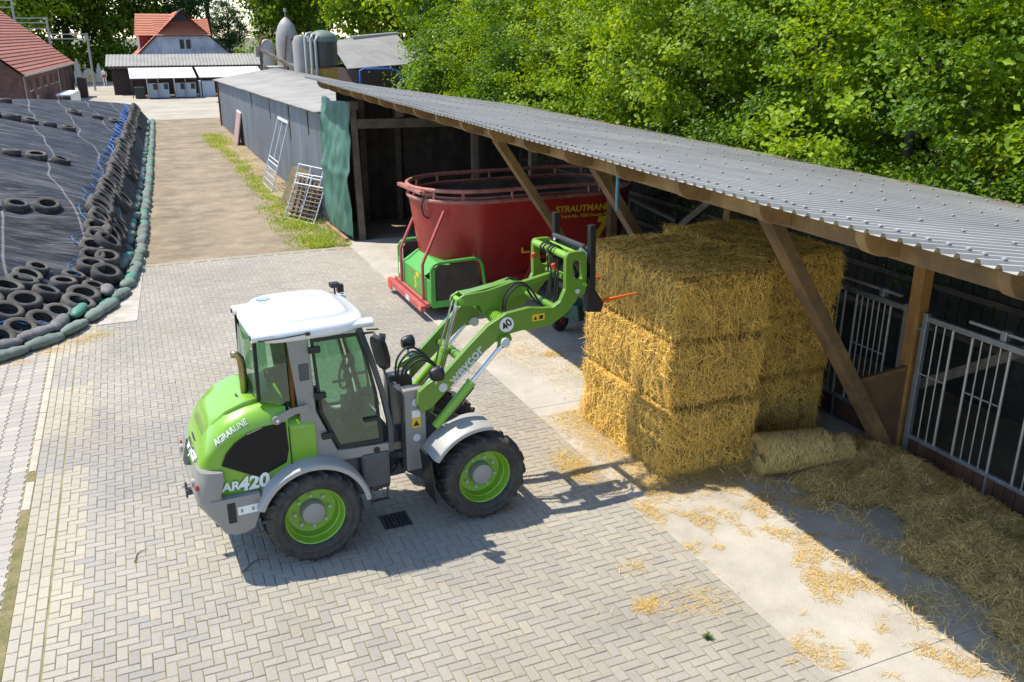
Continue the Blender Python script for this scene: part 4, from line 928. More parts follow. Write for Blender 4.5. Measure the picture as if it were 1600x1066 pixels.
# small net-wrapped round bale and its crumbled end
def round_bale():
    o = empty("round_bale", (7.30, 7.83, 0), R(-12)); tag(o, "small round hay bale lying on its side before the stack, one end frayed", "bale")
    rs = random.Random(11); rings = []
    for k, (x, r) in enumerate(((-.50, .02), (-.50, .16), (-.49, .235), (-.46, .255), (-.3, .262), (-.1, .265), (.1, .262), (.28, .262), (.36, .25), (.40, .20), (.50, .205), (.62, .20), (.70, .15), (.72, .02))):
        ring = []
        for q in range(28):
            t = 2 * math.pi * q / 28; rr = r * (1 + .05 * nz(x * 6, math.cos(t) * 2, math.sin(t) * 2)); ring.append((x + .02 * nz(x * 9, t), rr * math.cos(t), .262 + rr * math.sin(t) - (.05 if x > .39 else 0)))
        rings.append(ring)
    b = MB(); b.loft(rings); b.build("bale_body", m_hayb, o, smooth=60)
    it = []
    for _ in range(7500):
        x = rs.uniform(-.5, .72); t = rs.uniform(-.6, 3.9); fr = x > .38; r = (.205 if fr else .262) + rs.uniform(-.004, .012)
        n_ = Vector((0, math.cos(t), math.sin(t))); p = Vector((x, 0, .262 - (.05 if fr else 0))) + n_ * r
        tg = Vector((0, -math.sin(t), math.cos(t))); a = rs.gauss(0, .5) if not fr else rs.uniform(0, 6.3); d = tg * math.cos(a) + Vector((1, 0, 0)) * math.sin(a)
        d = (d + n_ * rs.uniform(-.05, .6 if fr else .08)).normalized(); L_ = rs.uniform(.05, .13)
        it.append((p - d * L_ * .5, d, d.cross(n_).normalized(), L_, rs.uniform(.0015, .003), n_ * .006))
    for _ in range(1800):
        t = rs.uniform(0, 6.28); r = .255 * math.sqrt(rs.random()); n_ = Vector((-1, 0, 0)); p = Vector((-.5, r * math.cos(t), .262 + r * math.sin(t)))
        a = t + 1.57 + rs.gauss(0, .6); d = (Vector((0, math.cos(a), math.sin(a))) + n_ * rs.uniform(0, .3)).normalized(); L_ = rs.uniform(.04, .1)
        it.append((p - d * L_ * .5, d, d.cross(n_).normalized(), L_, .002, n_ * .005))
    stuff(strand_mesh(it, "hay_stalks", m_hay, o))
round_bale()

# ------------------------------------------------------------ loose straw and hay
def scatter(name, pts, m, lmin, lmax, w, lift=.01, curl=.02):
    it = []
    for x, y, z in pts:
        a = rnd(0, 6.28); d = Vector((math.cos(a), math.sin(a), rnd(-.12, .3))).normalized(); L_ = rnd(lmin, lmax)
        sd = d.cross(Vector((rnd(-.5, .5), rnd(-.5, .5), 1))).normalized()
        b_ = Vector((rnd(-1, 1), rnd(-1, 1), rnd(.0, .8))) * curl
        it.append((Vector((x, y, z + rnd(.002, lift))) - d * L_ * .3, d, sd, L_, rnd(w * .6, w * 1.3), b_))
    return it
def hay_h(x, y):
    """height of the heaped hay along the gates"""
    s = max(0., min(1., (x - 6.95 - .45 * nz(x, y, 0, 1.3) - .3 * nz(x, y, 5, 3.5) - .4 * math.exp(-((y - 6.4) / .7) ** 2)) / .8)); e = max(0., min(1., (8.86 - x) / .55)); t = max(0., min(1., (8.1 - y) / .6))
    h = s * s * (3 - 2 * s) * e * t * (.15 + .18 * nz(x, y, 4, 2.1) + .13 * nz(x, y, 9, 4.6) + .05 * nz(x, y, 2, 12.))
    return max(0., h)
hm = MB(); nx, ny = 76, 150; v = []; f = []
for j in range(ny + 1):
    for i in range(nx + 1):
        x = 6.2 + i * (8.80 - 6.2) / nx; y = 3.0 + j * (8.3 - 3.0) / ny; v.append((x, y, hay_h(x, y) - .012))
f = [(j * (nx + 1) + i, j * (nx + 1) + i + 1, (j + 1) * (nx + 1) + i + 1, (j + 1) * (nx + 1) + i) for j in range(ny) for i in range(nx)]
hm.add(v, f); hb = tag(stuff(hm.build("hay_heap", m_hayb, smooth=80)), "heap of loose grey brown hay strewn along the feed gates", "hay")
pts = []
for _ in range(95000):
    x, y = rnd(6.2, 8.86), rnd(2.9, 8.35); h = hay_h(x, y)
    if h > .012 or random.random() < .30 * max(0, nz(x, y, 7, 2.2) + .30) * min(1, max(0, (x - 6.2) / .5)): pts.append((x, y, h))
stuff(strand_mesh(scatter("s", pts, m_hay, .07, .26, .0023, .08, .06), "hay_stalks", m_hay, hb))
pts = []
for _ in range(80000):                                      # golden straw dropped over the concrete and the first pavers
    x, y = rnd(3.9, 7.3), rnd(2.8, 8.6)
    dn = .30 * nz(x, y, 3, 1.1) + .30 * nz(x, y, 6, 3.1) + .16 * nz(x, y, 9, 8.)
    band = -.15 if x > 5.0 else -.29
    band += .10 * max(0, min(1, (x - 5.9) / .4)) + .08 * math.exp(-((x - 5.02) / .12) ** 2) - .25 * max(0, (4.6 - x))
    if x < 4.95: band -= .06
    if dn + band > -.04 + .22 * random.random() ** 2: pts.append((x, y, 0))
for _ in range(5200):                                        # drift at the foot of the stack
    a = abs(random.gauss(0, .28)); y = rnd(8.15, 10.6); pts.append((5.60 - a, y, max(0, .10 - a * .3) * random.random()))
for _ in range(4200):
    a = abs(random.gauss(0, .22)); x = rnd(5.2, 7.0); pts.append((x, 8.22 - a, max(0, .12 - a * .4) * random.random()))
for _ in range(1500): pts.append((4.75 + random.gauss(0, .12), 9.0 + random.gauss(0, .25), 0))
for _ in range(1500): pts.append((rnd(-1.2, 4.9), rnd(3.5, 20), 0))
for cx, cy, s_, n_ in ((4.07, 6.13, .07, 260), (4.55, 6.0, .22, 380), (6.3, 12.9, .10, 380), (5.8, 13.2, .3, 500), (6.6, 12.1, .35, 900), (4.3, 6.75, .10, 120), (-.95, 17.15, .13, 260), (-1.25, 16.95, .15, 300), (-1.75, 16.55, .16, 280), (-2.2, 16.1, .12, 160)):
    for _ in range(n_): pts.append((cx + random.gauss(0, s_), cy + random.gauss(0, s_ * .8), 0))
tag(stuff(strand_mesh(scatter("s", pts, m_loose, .035, .13, .0015, .014, .014), "loose_straw", m_loose)), "thin scatter of golden straw over the concrete strip", "straw")
pts = []
for _ in range(2600):                                        # dark litter in the shade behind the stack
    pts.append((rnd(5.6, 8.7), rnd(10.6, 15.5), 0))
tag(stuff(strand_mesh(scatter("s", pts, m_hay, .03, .12, .0026, .012, .01), "shade_litter", m_hay)), "trampled straw litter on the shaded concrete behind the bales", "straw")
# tuft of weed on the paving
m_weed = leaf_mat("weed_leaf", (.04, .10, .02), (.09, .17, .03), .25)
it = []
for _ in range(40):
    a = rnd(0, 6.28); d = Vector((math.cos(a), math.sin(a), rnd(.2, 1.4))).normalized(); it.append((Vector((4.33 + rnd(-.015, .015), 5.48 + rnd(-.015, .015), 0)), d, d.cross(Vector((0, 0, 1))).normalized(), rnd(.03, .07), .007, Vector((0, 0, .006))))
tag(strand_mesh(it, "weed_tuft", m_weed), "tiny green weed growing between the pavers near the bottom edge", "weed")

# ------------------------------------------------------------ red feed mixer wagon
m_mred = mat("mixer_red", (.38, .014, .012), .4, coat=.2, col2=(.32, .018, .015), vs_=1.5, var=.06, dust=((.42, .11, .08), .28, 2.2))
m_rail = mat("rim_red", (.40, .115, .095), .6, col2=(.30, .07, .06), vs_=3, var=.15, dust=((.5, .36, .28), .5, 5))
m_inside = mat("tub_inside", (.11, .085, .065), .7, col2=(.06, .05, .04), vs_=2, var=.3)
m_cgreen = mat("conveyor_green", (.055, .33, .045), .5, var=.06, dust=((.22, .36, .14), .3, 4))
m_cdark = mat("conveyor_belt", (.035, .03, .028), .8, col2=(.06, .045, .035), vs_=3, var=.2)
m_cred = mat("frame_red", (.42, .06, .06), .5, dust=((.5, .3, .25), .3, 6), var=.1)
m_gold = mat("yellow_lettering", (.74, .46, .03), .5)
MX = empty("feed_mixer", (7.5, 17.2, 0)); tag(MX, "red twin-auger feed mixer wagon with pink rimmed tub parked in the shed", "feed mixer")
NA = 88
def tub_ring(z, r, c1, c2, waist):
    out = []
    for k in range(NA):
        t = 2 * math.pi * k / NA; c, s_ = math.cos(t), math.sin(t)
        x = (c2 if c > 0 else c1) + r * c if abs(c) > 1e-9 else 0
        # walk a stadium by angle share: half circles plus straight flanks
        q = k / NA * 4
        if q < 1 or q >= 3:                         # right half circle
            a = (q if q < 1 else q - 4) * 90; x = c2 + r * math.cos(R(a)); y = r * math.sin(R(a))
        else:
            a = 90 + (q - 1) * 90; x = c1 + r * math.cos(R(a)); y = r * math.sin(R(a))
        out.append((x, y, z))
    # insert flank points with a waist
    right = [p for p in out if p[0] >= c2 - 1e-6]; left = [p for p in out if p[0] <= c1 + 1e-6]
    right.sort(key=lambda p: math.atan2(p[1], p[0] - c2)); left.sort(key=lambda p: math.atan2(p[1], p[0] - c1) % (2 * math.pi))
    m_ = (c1 + c2) / 2; top = []; nseg = 10
    for k in range(1, nseg):
        x = c2 + (c1 - c2) * k / nseg; y = r - waist * (1 - abs(x - m_) / ((c2 - c1) / 2)); top.append((x, y, z))
    bot = [(x, -y, z) for x, y, z in reversed(top)]
    return right + top + left + bot
C1, C2 = -1.10, 1.35
rings = [tub_ring(.50, 1.0, C1, C2, .34), tub_ring(1.0, 1.08, C1, C2, .24), tub_ring(1.6, 1.17, C1, C2, .12), tub_ring(2.14, 1.25, C1, C2, .0)]
b = MB(); b.loft(rings, caps=False); o = b.build("tub", m_mred, MX, smooth=32)
b = MB(); b.loft([[(x * .985, y * .98, z) for x, y, z in r] for r in rings], caps=False); b.add([(x * .985, y * .98, z) for x, y, z in rings[0]], [tuple(range(len(rings[0])))]); b.build("tub_lining", m_inside, MX, smooth=32)
top = rings[-1]
b = MB(); b.tube([(x, y, z + .005) for x, y, z in top], .045, 8, closed=True); b.build("tub_rim", m_rail, MX, smooth=50)
tr = tub_ring(2.36, 1.24, C1 - .03, C2, 0.)
b = MB(); b.tube(tr, .042, 8, closed=True); b.build("top_rail", m_rail, MX, smooth=50)
b = MB(); b.tube([(x * .93, y * .90, 2.20) for x, y, z in tr], .03, 6, closed=True); b.build("inner_ring", m_rail, MX, smooth=50)
bp = MB(); bp.bar((0, 0, 0), (.07, 0, .24), .035, .05); bp0 = None
for k in range(0, len(top), 7):
    x, y, z = top[k]; q = MB(); q.bar((x, y, z), (tr[k][0] * .985, tr[k][1] * .985, tr[k][2]), .05, .035); q.build("rail_stay", m_rail, MX)
b = MB(); b.tube([(-1.0 + .72 * math.cos(t) * (1 - t / 40), .72 * math.sin(t) * (1 - t / 40), .55 + t * .085) for t in [k * .35 for k in range(44)]], [.16 - k * .0028 for k in range(44)], 8); b.build("auger", m_inside, MX, smooth=50)
b = MB(); b.bar((-2.30, -.62, 2.30), (-2.42, .55, 2.32), .10, .07); b.bar((-2.28, -.6, 2.3), (-2.0, -.62, 2.2), .08, .07); b.bar((-2.40, .5, 2.3), (-2.1, .5, 2.2), .08, .07); b.build("gate_slide", m_rail, MX, bevel=.01)
b = MB(); b.cyl((-2.20, -.55, 2.15), (-2.0, -.50, 1.3), .04, n=10); b.cyl((-2.02, -.50, 1.3), (-1.92, -.48, .95), .022, n=10); b.build("gate_ram", m_rail, MX, smooth=40)
b = MB(); b.bar((-2.1, -.2, 2.15), (-1.80, -.2, .9), .14, .03, up=(1, 0, 0)); b.build("slide_guide", m_rail, MX)
b = MB(); b.tube([(-2.24, -.60, 2.25), (-2.33, -.63, 2.05), (-2.28, -.62, 1.85), (-2.17, -.58, 1.78)], .018, 7); b.build("hose", m_hose, MX)
# chassis, wheels
b = MB(); b.bb(-1.4, 2.6, -.75, .75, .34, .49); b.bb(.0, 1.3, -1.16, -.80, .86, .93); b.bb(-.08, .0, -1.16, -.80, .38, .93); b.bb(1.3, 1.38, -1.16, -.80, .38, .93); b.bar((-.04, -1.13, .90), (-.30, -1.13, .42), .08, .05, up=(0, 1, 0)); b.build("chassis", m_mred, MX, bevel=.01)
for y in (-.98, .98):
    w = empty("wheel", (.65, y, .43)); w.parent = MX
    b = MB(); b.lathe([(.24, -.11), (.40, -.125), (.43, -.09), (.43, .09), (.40, .125), (.24, .11)], n=32); b.build("tyre", m_rub, w, smooth=40)
    b = MB(); b.lathe([(.0001, -.06), (.15, -.06), (.22, -.10), (.25, -.11), (.25, .11), (.0001, .06)], n=24); b.build("rim", m_lgrey, w, smooth=40)
b = MB(); b.bar((3.5, 0, .55), (2.5, 0, .42), .14, .14); b.build("drawbar", m_mred, MX)
# discharge conveyor across the rear
CV = empty("conveyor"); CV.parent = MX
X0, X1, Y0, Y1 = -2.50, -1.40, -1.58, .62
b = MB(); b.bb(X0 + .06, X1, Y0 + .06, Y1 - .06, .24, .30); b.build("belt", m_cdark, CV)
def hoop(y):
    b = MB(); P = [(X0 + .03, y, .26), (X0 + .03, y, .98), (X0 + .09, y, 1.08), (X0 + .2, y, 1.11), (X1 - .2, y, 1.13), (X1 - .08, y, 1.10), (X1 - .02, y, 1.0), (X1 + .08, y, .26)]
    b.tube(P, .035, 8); b.build("side_hoop", m_cgreen, CV, smooth=40)
    b = MB(); b.prism([(X0 + .12, .34), (X1 - .06, .34), (X1 - .1, .98), (X1 - .18, 1.06), (X0 + .2, 1.05), (X0 + .12, .95)], 'y', y - .008, y + .008); b.build("side_plate", m_cdark, CV)
    b = MB(); b.bb(X0 + .02, X0 + .10, y - .03, y + .03, .26, 1.0); b.bb(X0 + .03, X1 + .06, y - .025, y + .025, .22, .36); b.build("side_frame", m_cgreen, CV, bevel=.006)
hoop(Y0); hoop(Y1)
b = MB(); b.bb(X0 + .0, X0 + .03, Y0 + .03, Y1 - .03, .26, .76); b.build("front_board", m_cgreen, CV, bevel=.005)
b = MB(); b.prism([(X0 - .005, .76), (X0 + .34, .98), (X0 + .60, .92), (X0 + .5, .76)], 'y', Y0 + .42, Y1 - .34); b.build("spinner_hood", m_cgreen, CV, bevel=.015)
for y in (Y0 + .30, Y1 - .42):
    b = MB(); b.tube([(X0 - .05, y, .30), (X0 - .05, y, 1.02), (X0 - .02, y, 1.10), (X0 + .52, y + .28, 1.98)], .032, 10); b.build("support_tube", m_cred, CV, smooth=40)
b = MB(); b.bb(X0 - .08, X0 - .02, Y0 - .02, Y1 + .05, .24, .32); b.build("upper_beam", m_cred, CV, bevel=.006)
b = MB(); b.bb(X0 - .22, X0 - .12, Y0 - .06, Y1 + .10, .18, .30); b.build("light_bar", m_cred, CV, bevel=.006)
b = MB(); b.bb(X0 - .225, X0 - .218, Y0 - .04, Y0 + .08, .2, .28); b.build("side_marker", mat("amber_lens", (.8, .25, .02), .3), CV)
b = MB(); b.bb(X0 - .225, X0 - .218, Y0 + .7, Y0 + .95, .19, .29); b.build("number_plate", m_silver, CV)
b = MB(); b.bb(X0 - .226, X0 - .21, Y1 - .22, Y1 + .05, .08, .29); b.build("rear_reflector", m_red, CV)
text_obj("board_mark", "S", .34, m_gold, frame((X0 - .002, -.62, .50), (0, -1, 0), (0, 0, 1)), CV, offset=.004)
b = MB(); b.bb(X0 - .004, X0 - .001, -.86, -.68, .66, .74); b.build("sticker_yellow", m_yel, CV)
b = MB(); b.bb(X0 - .004, X0 - .001, -.44, -.34, .64, .72); b.build("sticker_red", m_red, CV)
b = MB(); b.bb(X0 - .004, X0 - .001, .40, .54, .42, .66); b.build("sticker_white", m_dec, CV)
# brackets and bolts on the tub, lettering on the flank
b = MB(); b.tube([(-1.98, -.60, .86), (-1.72, -.88, .82), (-1.52, -.98, .86)], .022, 7); b.bar((-1.60, -.98, 1.62), (-1.50, -.99, 1.38), .05, .03); b.bar((-1.5, -1.02, 1.3), (-1.36, -1.04, 1.0), .03, .03); b.split("bracket", m_rail, MX)
def flank(x, z): return -(1.26 - (2.2 - z) * .155) - .012 + .34 * max(0, (1 - abs(x - .125) / 1.225)) * (2.2 - z) / 1.7
yl = flank(1.35, 1.7)
text_obj("maker_lettering", "STRAUTMANN", .195, m_gold, frame((1.0, flank(1.0, 1.9) - .02, 1.86), (1, -.055, 0), (0, -.2, 1)), MX, offset=.006, space=.98)
text_obj("model_lettering", "Verti-Mix 1050 Double K", .10, m_gold, frame((1.02, flank(1.02, 1.7) - .025, 1.70), (1, -.07, 0), (0, -.2, 1)), MX, offset=.002)
fr = frame((1.42, flank(1.4, 1.4) - .02, 1.42), (1, -.05, 0), (0, -.2, 1))
b = MB(); b.prism([(-.16, -.24), (.0, -.26), (.22, .24), (-.06, .24), (-.08, .12), (.04, .10)], 'z', -.002, .003); o = b.build("yellow_mark", m_gold, MX); o.matrix_local = fr
b = MB(); b.bb(.10, .28, flank(.2, 1.75) - .012, flank(.2, 1.75) - .004, 1.72, 1.83); b.build("sticker", mat("sticker_pink", (.5, .05, .10), .5), MX)
b = MB(); b.bb(-.32, -.14, -1.02, -1.0, .98, 1.02); b.bb(-.32, -.28, -1.02, -1.0, 1.02, 1.1); b.build("yellow_hook", m_gold, MX)

# green two-wheeled cart between mixer and bales
ct = empty("cart", (7.55, 13.75, 0), R(20)); tag(ct, "dark green low cart with small red rimmed wheels behind the straw stack", "cart")
b = MB(); b.prism([(-.75, .42), (.8, .42), (.85, .78), (-.80, .72)], 'y', -.35, .35); b.build("body", mat("cart_green", (.02, .075, .05), .6, var=.15), ct, bevel=.03)
for y in (-.42, .42):
    w = empty("wheel", (-.42, y, .2)); w.parent = ct
    b = MB(); b.lathe([(.10, -.045), (.17, -.05), (.2, -.03), (.2, .03), (.17, .05), (.10, .045)], n=24); b.build("tyre", m_rub, w, smooth=40)
    b = MB(); b.lathe([(.0001, -.05), (.04, -.05), (.05, -.02), (.105, -.04), (.105, .04), (.0001, .03)], n=18); b.build("rim", mat("cart_rim", (.32, .09, .06), .6), w, smooth=40)
b = MB(); b.bar((-.75, 0, .5), (-1.25, -.15, .62), .04, .04); b.build("handle", m_old, ct)
# tractor-like machine standing in the dark further in
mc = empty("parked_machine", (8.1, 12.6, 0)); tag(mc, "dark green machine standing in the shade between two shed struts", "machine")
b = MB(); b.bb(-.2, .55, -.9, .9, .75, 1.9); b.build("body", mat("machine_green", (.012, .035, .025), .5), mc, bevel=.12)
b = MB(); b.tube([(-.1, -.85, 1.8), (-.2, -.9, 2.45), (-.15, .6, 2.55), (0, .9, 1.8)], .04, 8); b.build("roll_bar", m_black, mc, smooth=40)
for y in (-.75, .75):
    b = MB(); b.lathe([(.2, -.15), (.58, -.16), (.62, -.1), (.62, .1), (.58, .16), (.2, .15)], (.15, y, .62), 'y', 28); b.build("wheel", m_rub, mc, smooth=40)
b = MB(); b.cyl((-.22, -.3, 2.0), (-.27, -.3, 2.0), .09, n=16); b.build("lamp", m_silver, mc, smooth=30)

# ------------------------------------------------------------ silage clamp under black film
BL = [(-14, 12.6), (-9.0, 13.6), (-5.2, 14.9), (-2.55, 16.25), (-1.94, 16.75), (-1.45, 17.35), (-.85, 18.7), (-.42, 20.2), (-.12, 23.2), (.10, 27.5), (.40, 33.3), (1.02, 46.9), (1.6, 60.5)]
def seg_d(px, py, a, b):
    ax, ay = a; bx, by = b; dx, dy = bx - ax, by - ay; t = max(0, min(1, ((px - ax) * dx + (py - ay) * dy) / (dx * dx + dy * dy)))
    return math.hypot(px - ax - dx * t, py - ay - dy * t), (dx * (py - ay) - dy * (px - ax))
def inside_d(x, y):
    best = (1e9, 0)
    for a, b in zip(BL, BL[1:]):
        d, s_ = seg_d(x, y, a, b)
        if d < best[0] - 1e-9: best = (d, s_)
    return best[0] if best[1] > 0 else -best[0]
KN = [(-9, 0), (0, 0.0), (.14, .05), (.5, .70), (.8, 1.08), (1.2, 1.32), (2, 1.58), (3, 1.86), (5, 2.35), (8, 2.80), (12, 3.05), (30, 3.1)]
def kn(d):
    for (a, b), (c, e) in zip(KN, KN[1:]):
        if d <= c: t = (d - a) / (c - a); return b + (e - b) * t
    return KN[-1][1]
KF = [(-9, 0), (0, 0.), (.2, .04), (.6, .20), (1.3, .46), (2, .76), (3, 1.14), (5, 1.76), (8, 2.38), (12, 2.8), (30, 3.1)]
def kf(d):
    for (a, b), (c, e) in zip(KF, KF[1:]):
        if d <= c: t = (d - a) / (c - a); return b + (e - b) * t
    return KF[-1][1]
def sil_z(x, y):
    d = inside_d(x, y); e = 61.0 - y
    if d <= 0: return 0.
    df = min(seg_d(x, y, a, b)[0] for a, b in zip(BL[:8], BL[1:8])); ds = min(seg_d(x, y, a, b)[0] for a, b in zip(BL[6:], BL[7:]))
    z = min(kn(ds), kf(df)) if y < 40 else kn(ds)
    z = min(z, kn(max(0, e) * .38) + .0)
    return z + .035 * nz(x, y, 0, .9) * min(1, max(0, d)) + .012 * nz(x, y, 4, 3.) * min(1, max(0, d))
def film_mat():
    m = mat("silage_film", (.020, .022, .027), .42, spec=.12)
    nt = m.node_tree; N = nt.nodes; b = N["Principled BSDF"]; tc = N.new('ShaderNodeTexCoord')
    sx = N.new('ShaderNodeSeparateXYZ'); lnk(nt, tc.outputs['Object'], sx.inputs[0])
    def tex(scale, stretch, detail=6):
        mp = N.new('ShaderNodeMapping'); mp.inputs['Scale'].default_value = stretch; lnk(nt, tc.outputs['Object'], mp.inputs[0])
        n = N.new('ShaderNodeTexNoise'); n.inputs['Scale'].default_value = scale; n.inputs['Detail'].default_value = detail; n.inputs['Roughness'].default_value = .65; lnk(nt, mp.outputs[0], n.inputs['Vector']); return n.outputs[0]
    def rng(o, a, b_, c=0., d=1.):
        r = N.new('ShaderNodeMapRange'); r.inputs[1].default_value = a; r.inputs[2].default_value = b_; r.inputs[3].default_value = c; r.inputs[4].default_value = d; lnk(nt, o, r.inputs[0]); return r.outputs[0]
    def mth(op, a, b_=None):
        q = N.new('ShaderNodeMath'); q.operation = op
        for i, o in enumerate((a, b_)):
            if o is None: continue
            if isinstance(o, (int, float)): q.inputs[i].default_value = o
            else: lnk(nt, o, q.inputs[i])
        return q.outputs[0]
    # washed out dust runs across the sheet (along x), and dusty seams where the sheets overlap (along y, wandering)
    runs = rng(tex(1.0, (.35, 2.6, 1)), .5, .78); fine = rng(tex(6., (.25, 3., 1)), .48, .8)
    wob = tex(.25, (1, 1, 0), 1); seam = mth('PINGPONG', mth('ADD', mth('MULTIPLY', sx.outputs[1], .075), mth('ADD', mth('MULTIPLY', sx.outputs[0], .70), mth('MULTIPLY', wob, .6))), .5)
    line = rng(seam, .0, .026, 1., 0.); fray = rng(tex(9., (1, 1, 1)), .25, .5)
    dust = mth('MINIMUM', mth('ADD', mth('ADD', mth('MULTIPLY', runs, .42), mth('MULTIPLY', fine, .42)), mth('MULTIPLY', mth('MULTIPLY', line, fray), .55)), 1.)
    mx = N.new('ShaderNodeMix'); mx.data_type = 'RGBA'; lnk(nt, dust, mx.inputs[0]); mx.inputs[6].default_value = (.017, .019, .024, 1); mx.inputs[7].default_value = (.33, .33, .33, 1)
    for l in list(nt.links):
        if l.to_socket == b.inputs['Base Color']: nt.links.remove(l)
    lnk(nt, mx.outputs[2], b.inputs['Base Color']); lnk(nt, rng(dust, 0, .6, .62, .95), b.inputs['Roughness'])
    bp = N.new('ShaderNodeBump'); bp.inputs['Strength'].default_value = .5; bp.inputs['Distance'].default_value = .05; lnk(nt, tex(3.5, (.5, 2.4, 1), 8), bp.inputs['Height']); lnk(nt, bp.outputs[0], b.inputs['Normal'])
    return m
m_film = film_mat()
v = []; f = []; nx, ny = 120, 200
for j in range(ny + 1):
    t = j / ny; y = 12.3 + (61.0 - 12.3) * t ** 1.5
    for i in range(nx + 1):
        s_ = i / nx; x = -14 + 15.75 * (1 - (1 - s_) ** 1.4); v.append((x, y, sil_z(x, y) if inside_d(x, y) > 0 else -.08))
for j in range(ny):
    for i in range(nx):
        q = (j * (nx + 1) + i, j * (nx + 1) + i + 1, (j + 1) * (nx + 1) + i + 1, (j + 1) * (nx + 1) + i)
        if any(v[k][2] > -.05 for k in q): f.append(q)
tag(MB().add(v, f).build("silage_clamp", m_film, smooth=60), "long silage mound under dusty black plastic film at left", "silage clamp")

# tyres weighing it down
m_oldrub = mat("old_tyre_rubber", (.040, .037, .034), .85, col2=(.085, .075, .062), vs_=5, var=.25, rnd=.25, bump=.3, bs=30, dust=((.16, .14, .115), .5, 4))
def tyre_mesh(r, w, n=26):
    b = MB(); b.lathe([(r * .60, -w * .5), (r * .72, -w * .62), (r * .88, -w * .6), (r * .97, -w * .45), (r, -w * .2), (r, w * .2), (r * .97, w * .45), (r * .88, w * .6), (r * .72, w * .62), (r * .60, w * .5), (r * .62, w * .42), (r * .84, w * .4), (r * .90, 0), (r * .84, -w * .4), (r * .62, -w * .42)], (0, 0, 0), 'z', n)
    b.f += [(k * 15 + 14, ((k + 1) % n) * 15 + 14, ((k + 1) % n) * 15, k * 15) for k in range(n)]; b.mi += [0] * n
    o = b.build("tyre", m_oldrub, smooth=45); me = o.data; bpy.data.objects.remove(o); return me
TM = [tyre_mesh(.33, .17), tyre_mesh(.36, .20), tyre_mesh(.31, .19)]
def put_tyre(x, y, label, lean=1., add=.0, extra=0., group="old tyres on the silage film"):
    e = .15; gx = (sil_z(x + e, y) - sil_z(x - e, y)) / (2 * e); gy = (sil_z(x, y + e) - sil_z(x, y - e)) / (2 * e)
    n = Vector((-gx * lean, -gy * lean, 1)).normalized(); n = (n + Vector((rnd(-.12, .12), rnd(-.12, .12), 0)) + Vector((extra, -extra * .5, 0))).normalized()
    o = bpy.data.objects.new("tyre", random.choice(TM)); COL.objects.link(o); o.rotation_euler = n.to_track_quat('Z', 'Y').to_euler()
    k_ = rnd(.72, .97); o.scale = (k_, k_, k_ * rnd(.9, 1.1)); o.location = (x, y, sil_z(x, y) + .085 + add); tag(o, label, "tyre", group); return o
# near ramp
row_lbl = [" tyre from the left in the lowest row on the near silage ramp", " tyre from the left in the second row up the near silage ramp", " tyre from the left in the third row up the near silage ramp", " tyre from the left in the top row of the near silage ramp"]; cnt = [0] * 9
for r_, dd in enumerate((.42, .90, 1.38)):
    acc = 0.; 
    for a, b in zip(BL[1:8], BL[2:8]):
        L_ = math.hypot(b[0] - a[0], b[1] - a[1]); nxv, nyv = -(b[1] - a[1]) / L_, (b[0] - a[0]) / L_; t = acc
        while t < L_:
            x = a[0] + (b[0] - a[0]) * t / L_ + nxv * dd * 1.12 + rnd(-.05, .05); y = a[1] + (b[1] - a[1]) * t / L_ + nyv * dd * 1.12 + rnd(-.05, .05)
            px, py, _ = proj((x, y, .5))
            if px > -60: cnt[r_] += 1; put_tyre(x, y, nth(cnt[r_]) + row_lbl[r_])
            t += .60 + rnd(-.03, .05)
        acc = t - L_ + (.3 if r_ % 2 else 0)
# leaning rows along the right flank
for r_, (dd, lb) in enumerate(((.46, " tyre from the near end in the sparse lower row on the mound's right flank"), (.74, " tyre from the near end in the upper row on the mound's right shoulder"))):
    y = 20.6 + r_ * .25
    while y < 58:
        for a, b in zip(BL, BL[1:]):
            if a[1] <= y < b[1] and a[1] > 18: x = a[0] + (b[0] - a[0]) * (y - a[1]) / (b[1] - a[1])
            elif 20 < y < 20.3: x = -.4
        if not (r_ == 0 and (y > 24.5 and nz(y, 3, 0, .4) > -.25)): cnt[5 + r_] += 1; put_tyre(x - dd + rnd(-.05, .05), y, nth(cnt[5 + r_]) + lb, lean=.75, add=.04, extra=.15 if r_ else .1)
        y += (.37 if y < 30 else .44 if y < 42 else .56) + rnd(-.05, .07) + (.25 if r_ == 0 else 0)
# rows across the top
for y0, lb, xs in ((23.6, " tyre from the right in the nearest row across the silage film", (-1.95, -2.58, -3.2, -3.8)), (29.8, " tyre from the right in the middle row across the silage film", (-1.9, -2.52, -3.14, -3.76, -4.4)), (38.5, " tyre from the right in the third row across the silage film", (-2.0, -2.62, -3.24, -3.86, -4.5, -5.1, -5.7)), (45.0, " tyre from the right in the farthest row on the ridge of the silage film", (-.4, -1.1, -2.0, -4.6, -5.3))):
    for k_, x in enumerate(sorted(xs, reverse=True)): put_tyre(x, y0 + .10 * x + rnd(-.05, .05), nth(k_ + 1) + lb, add=-.01)

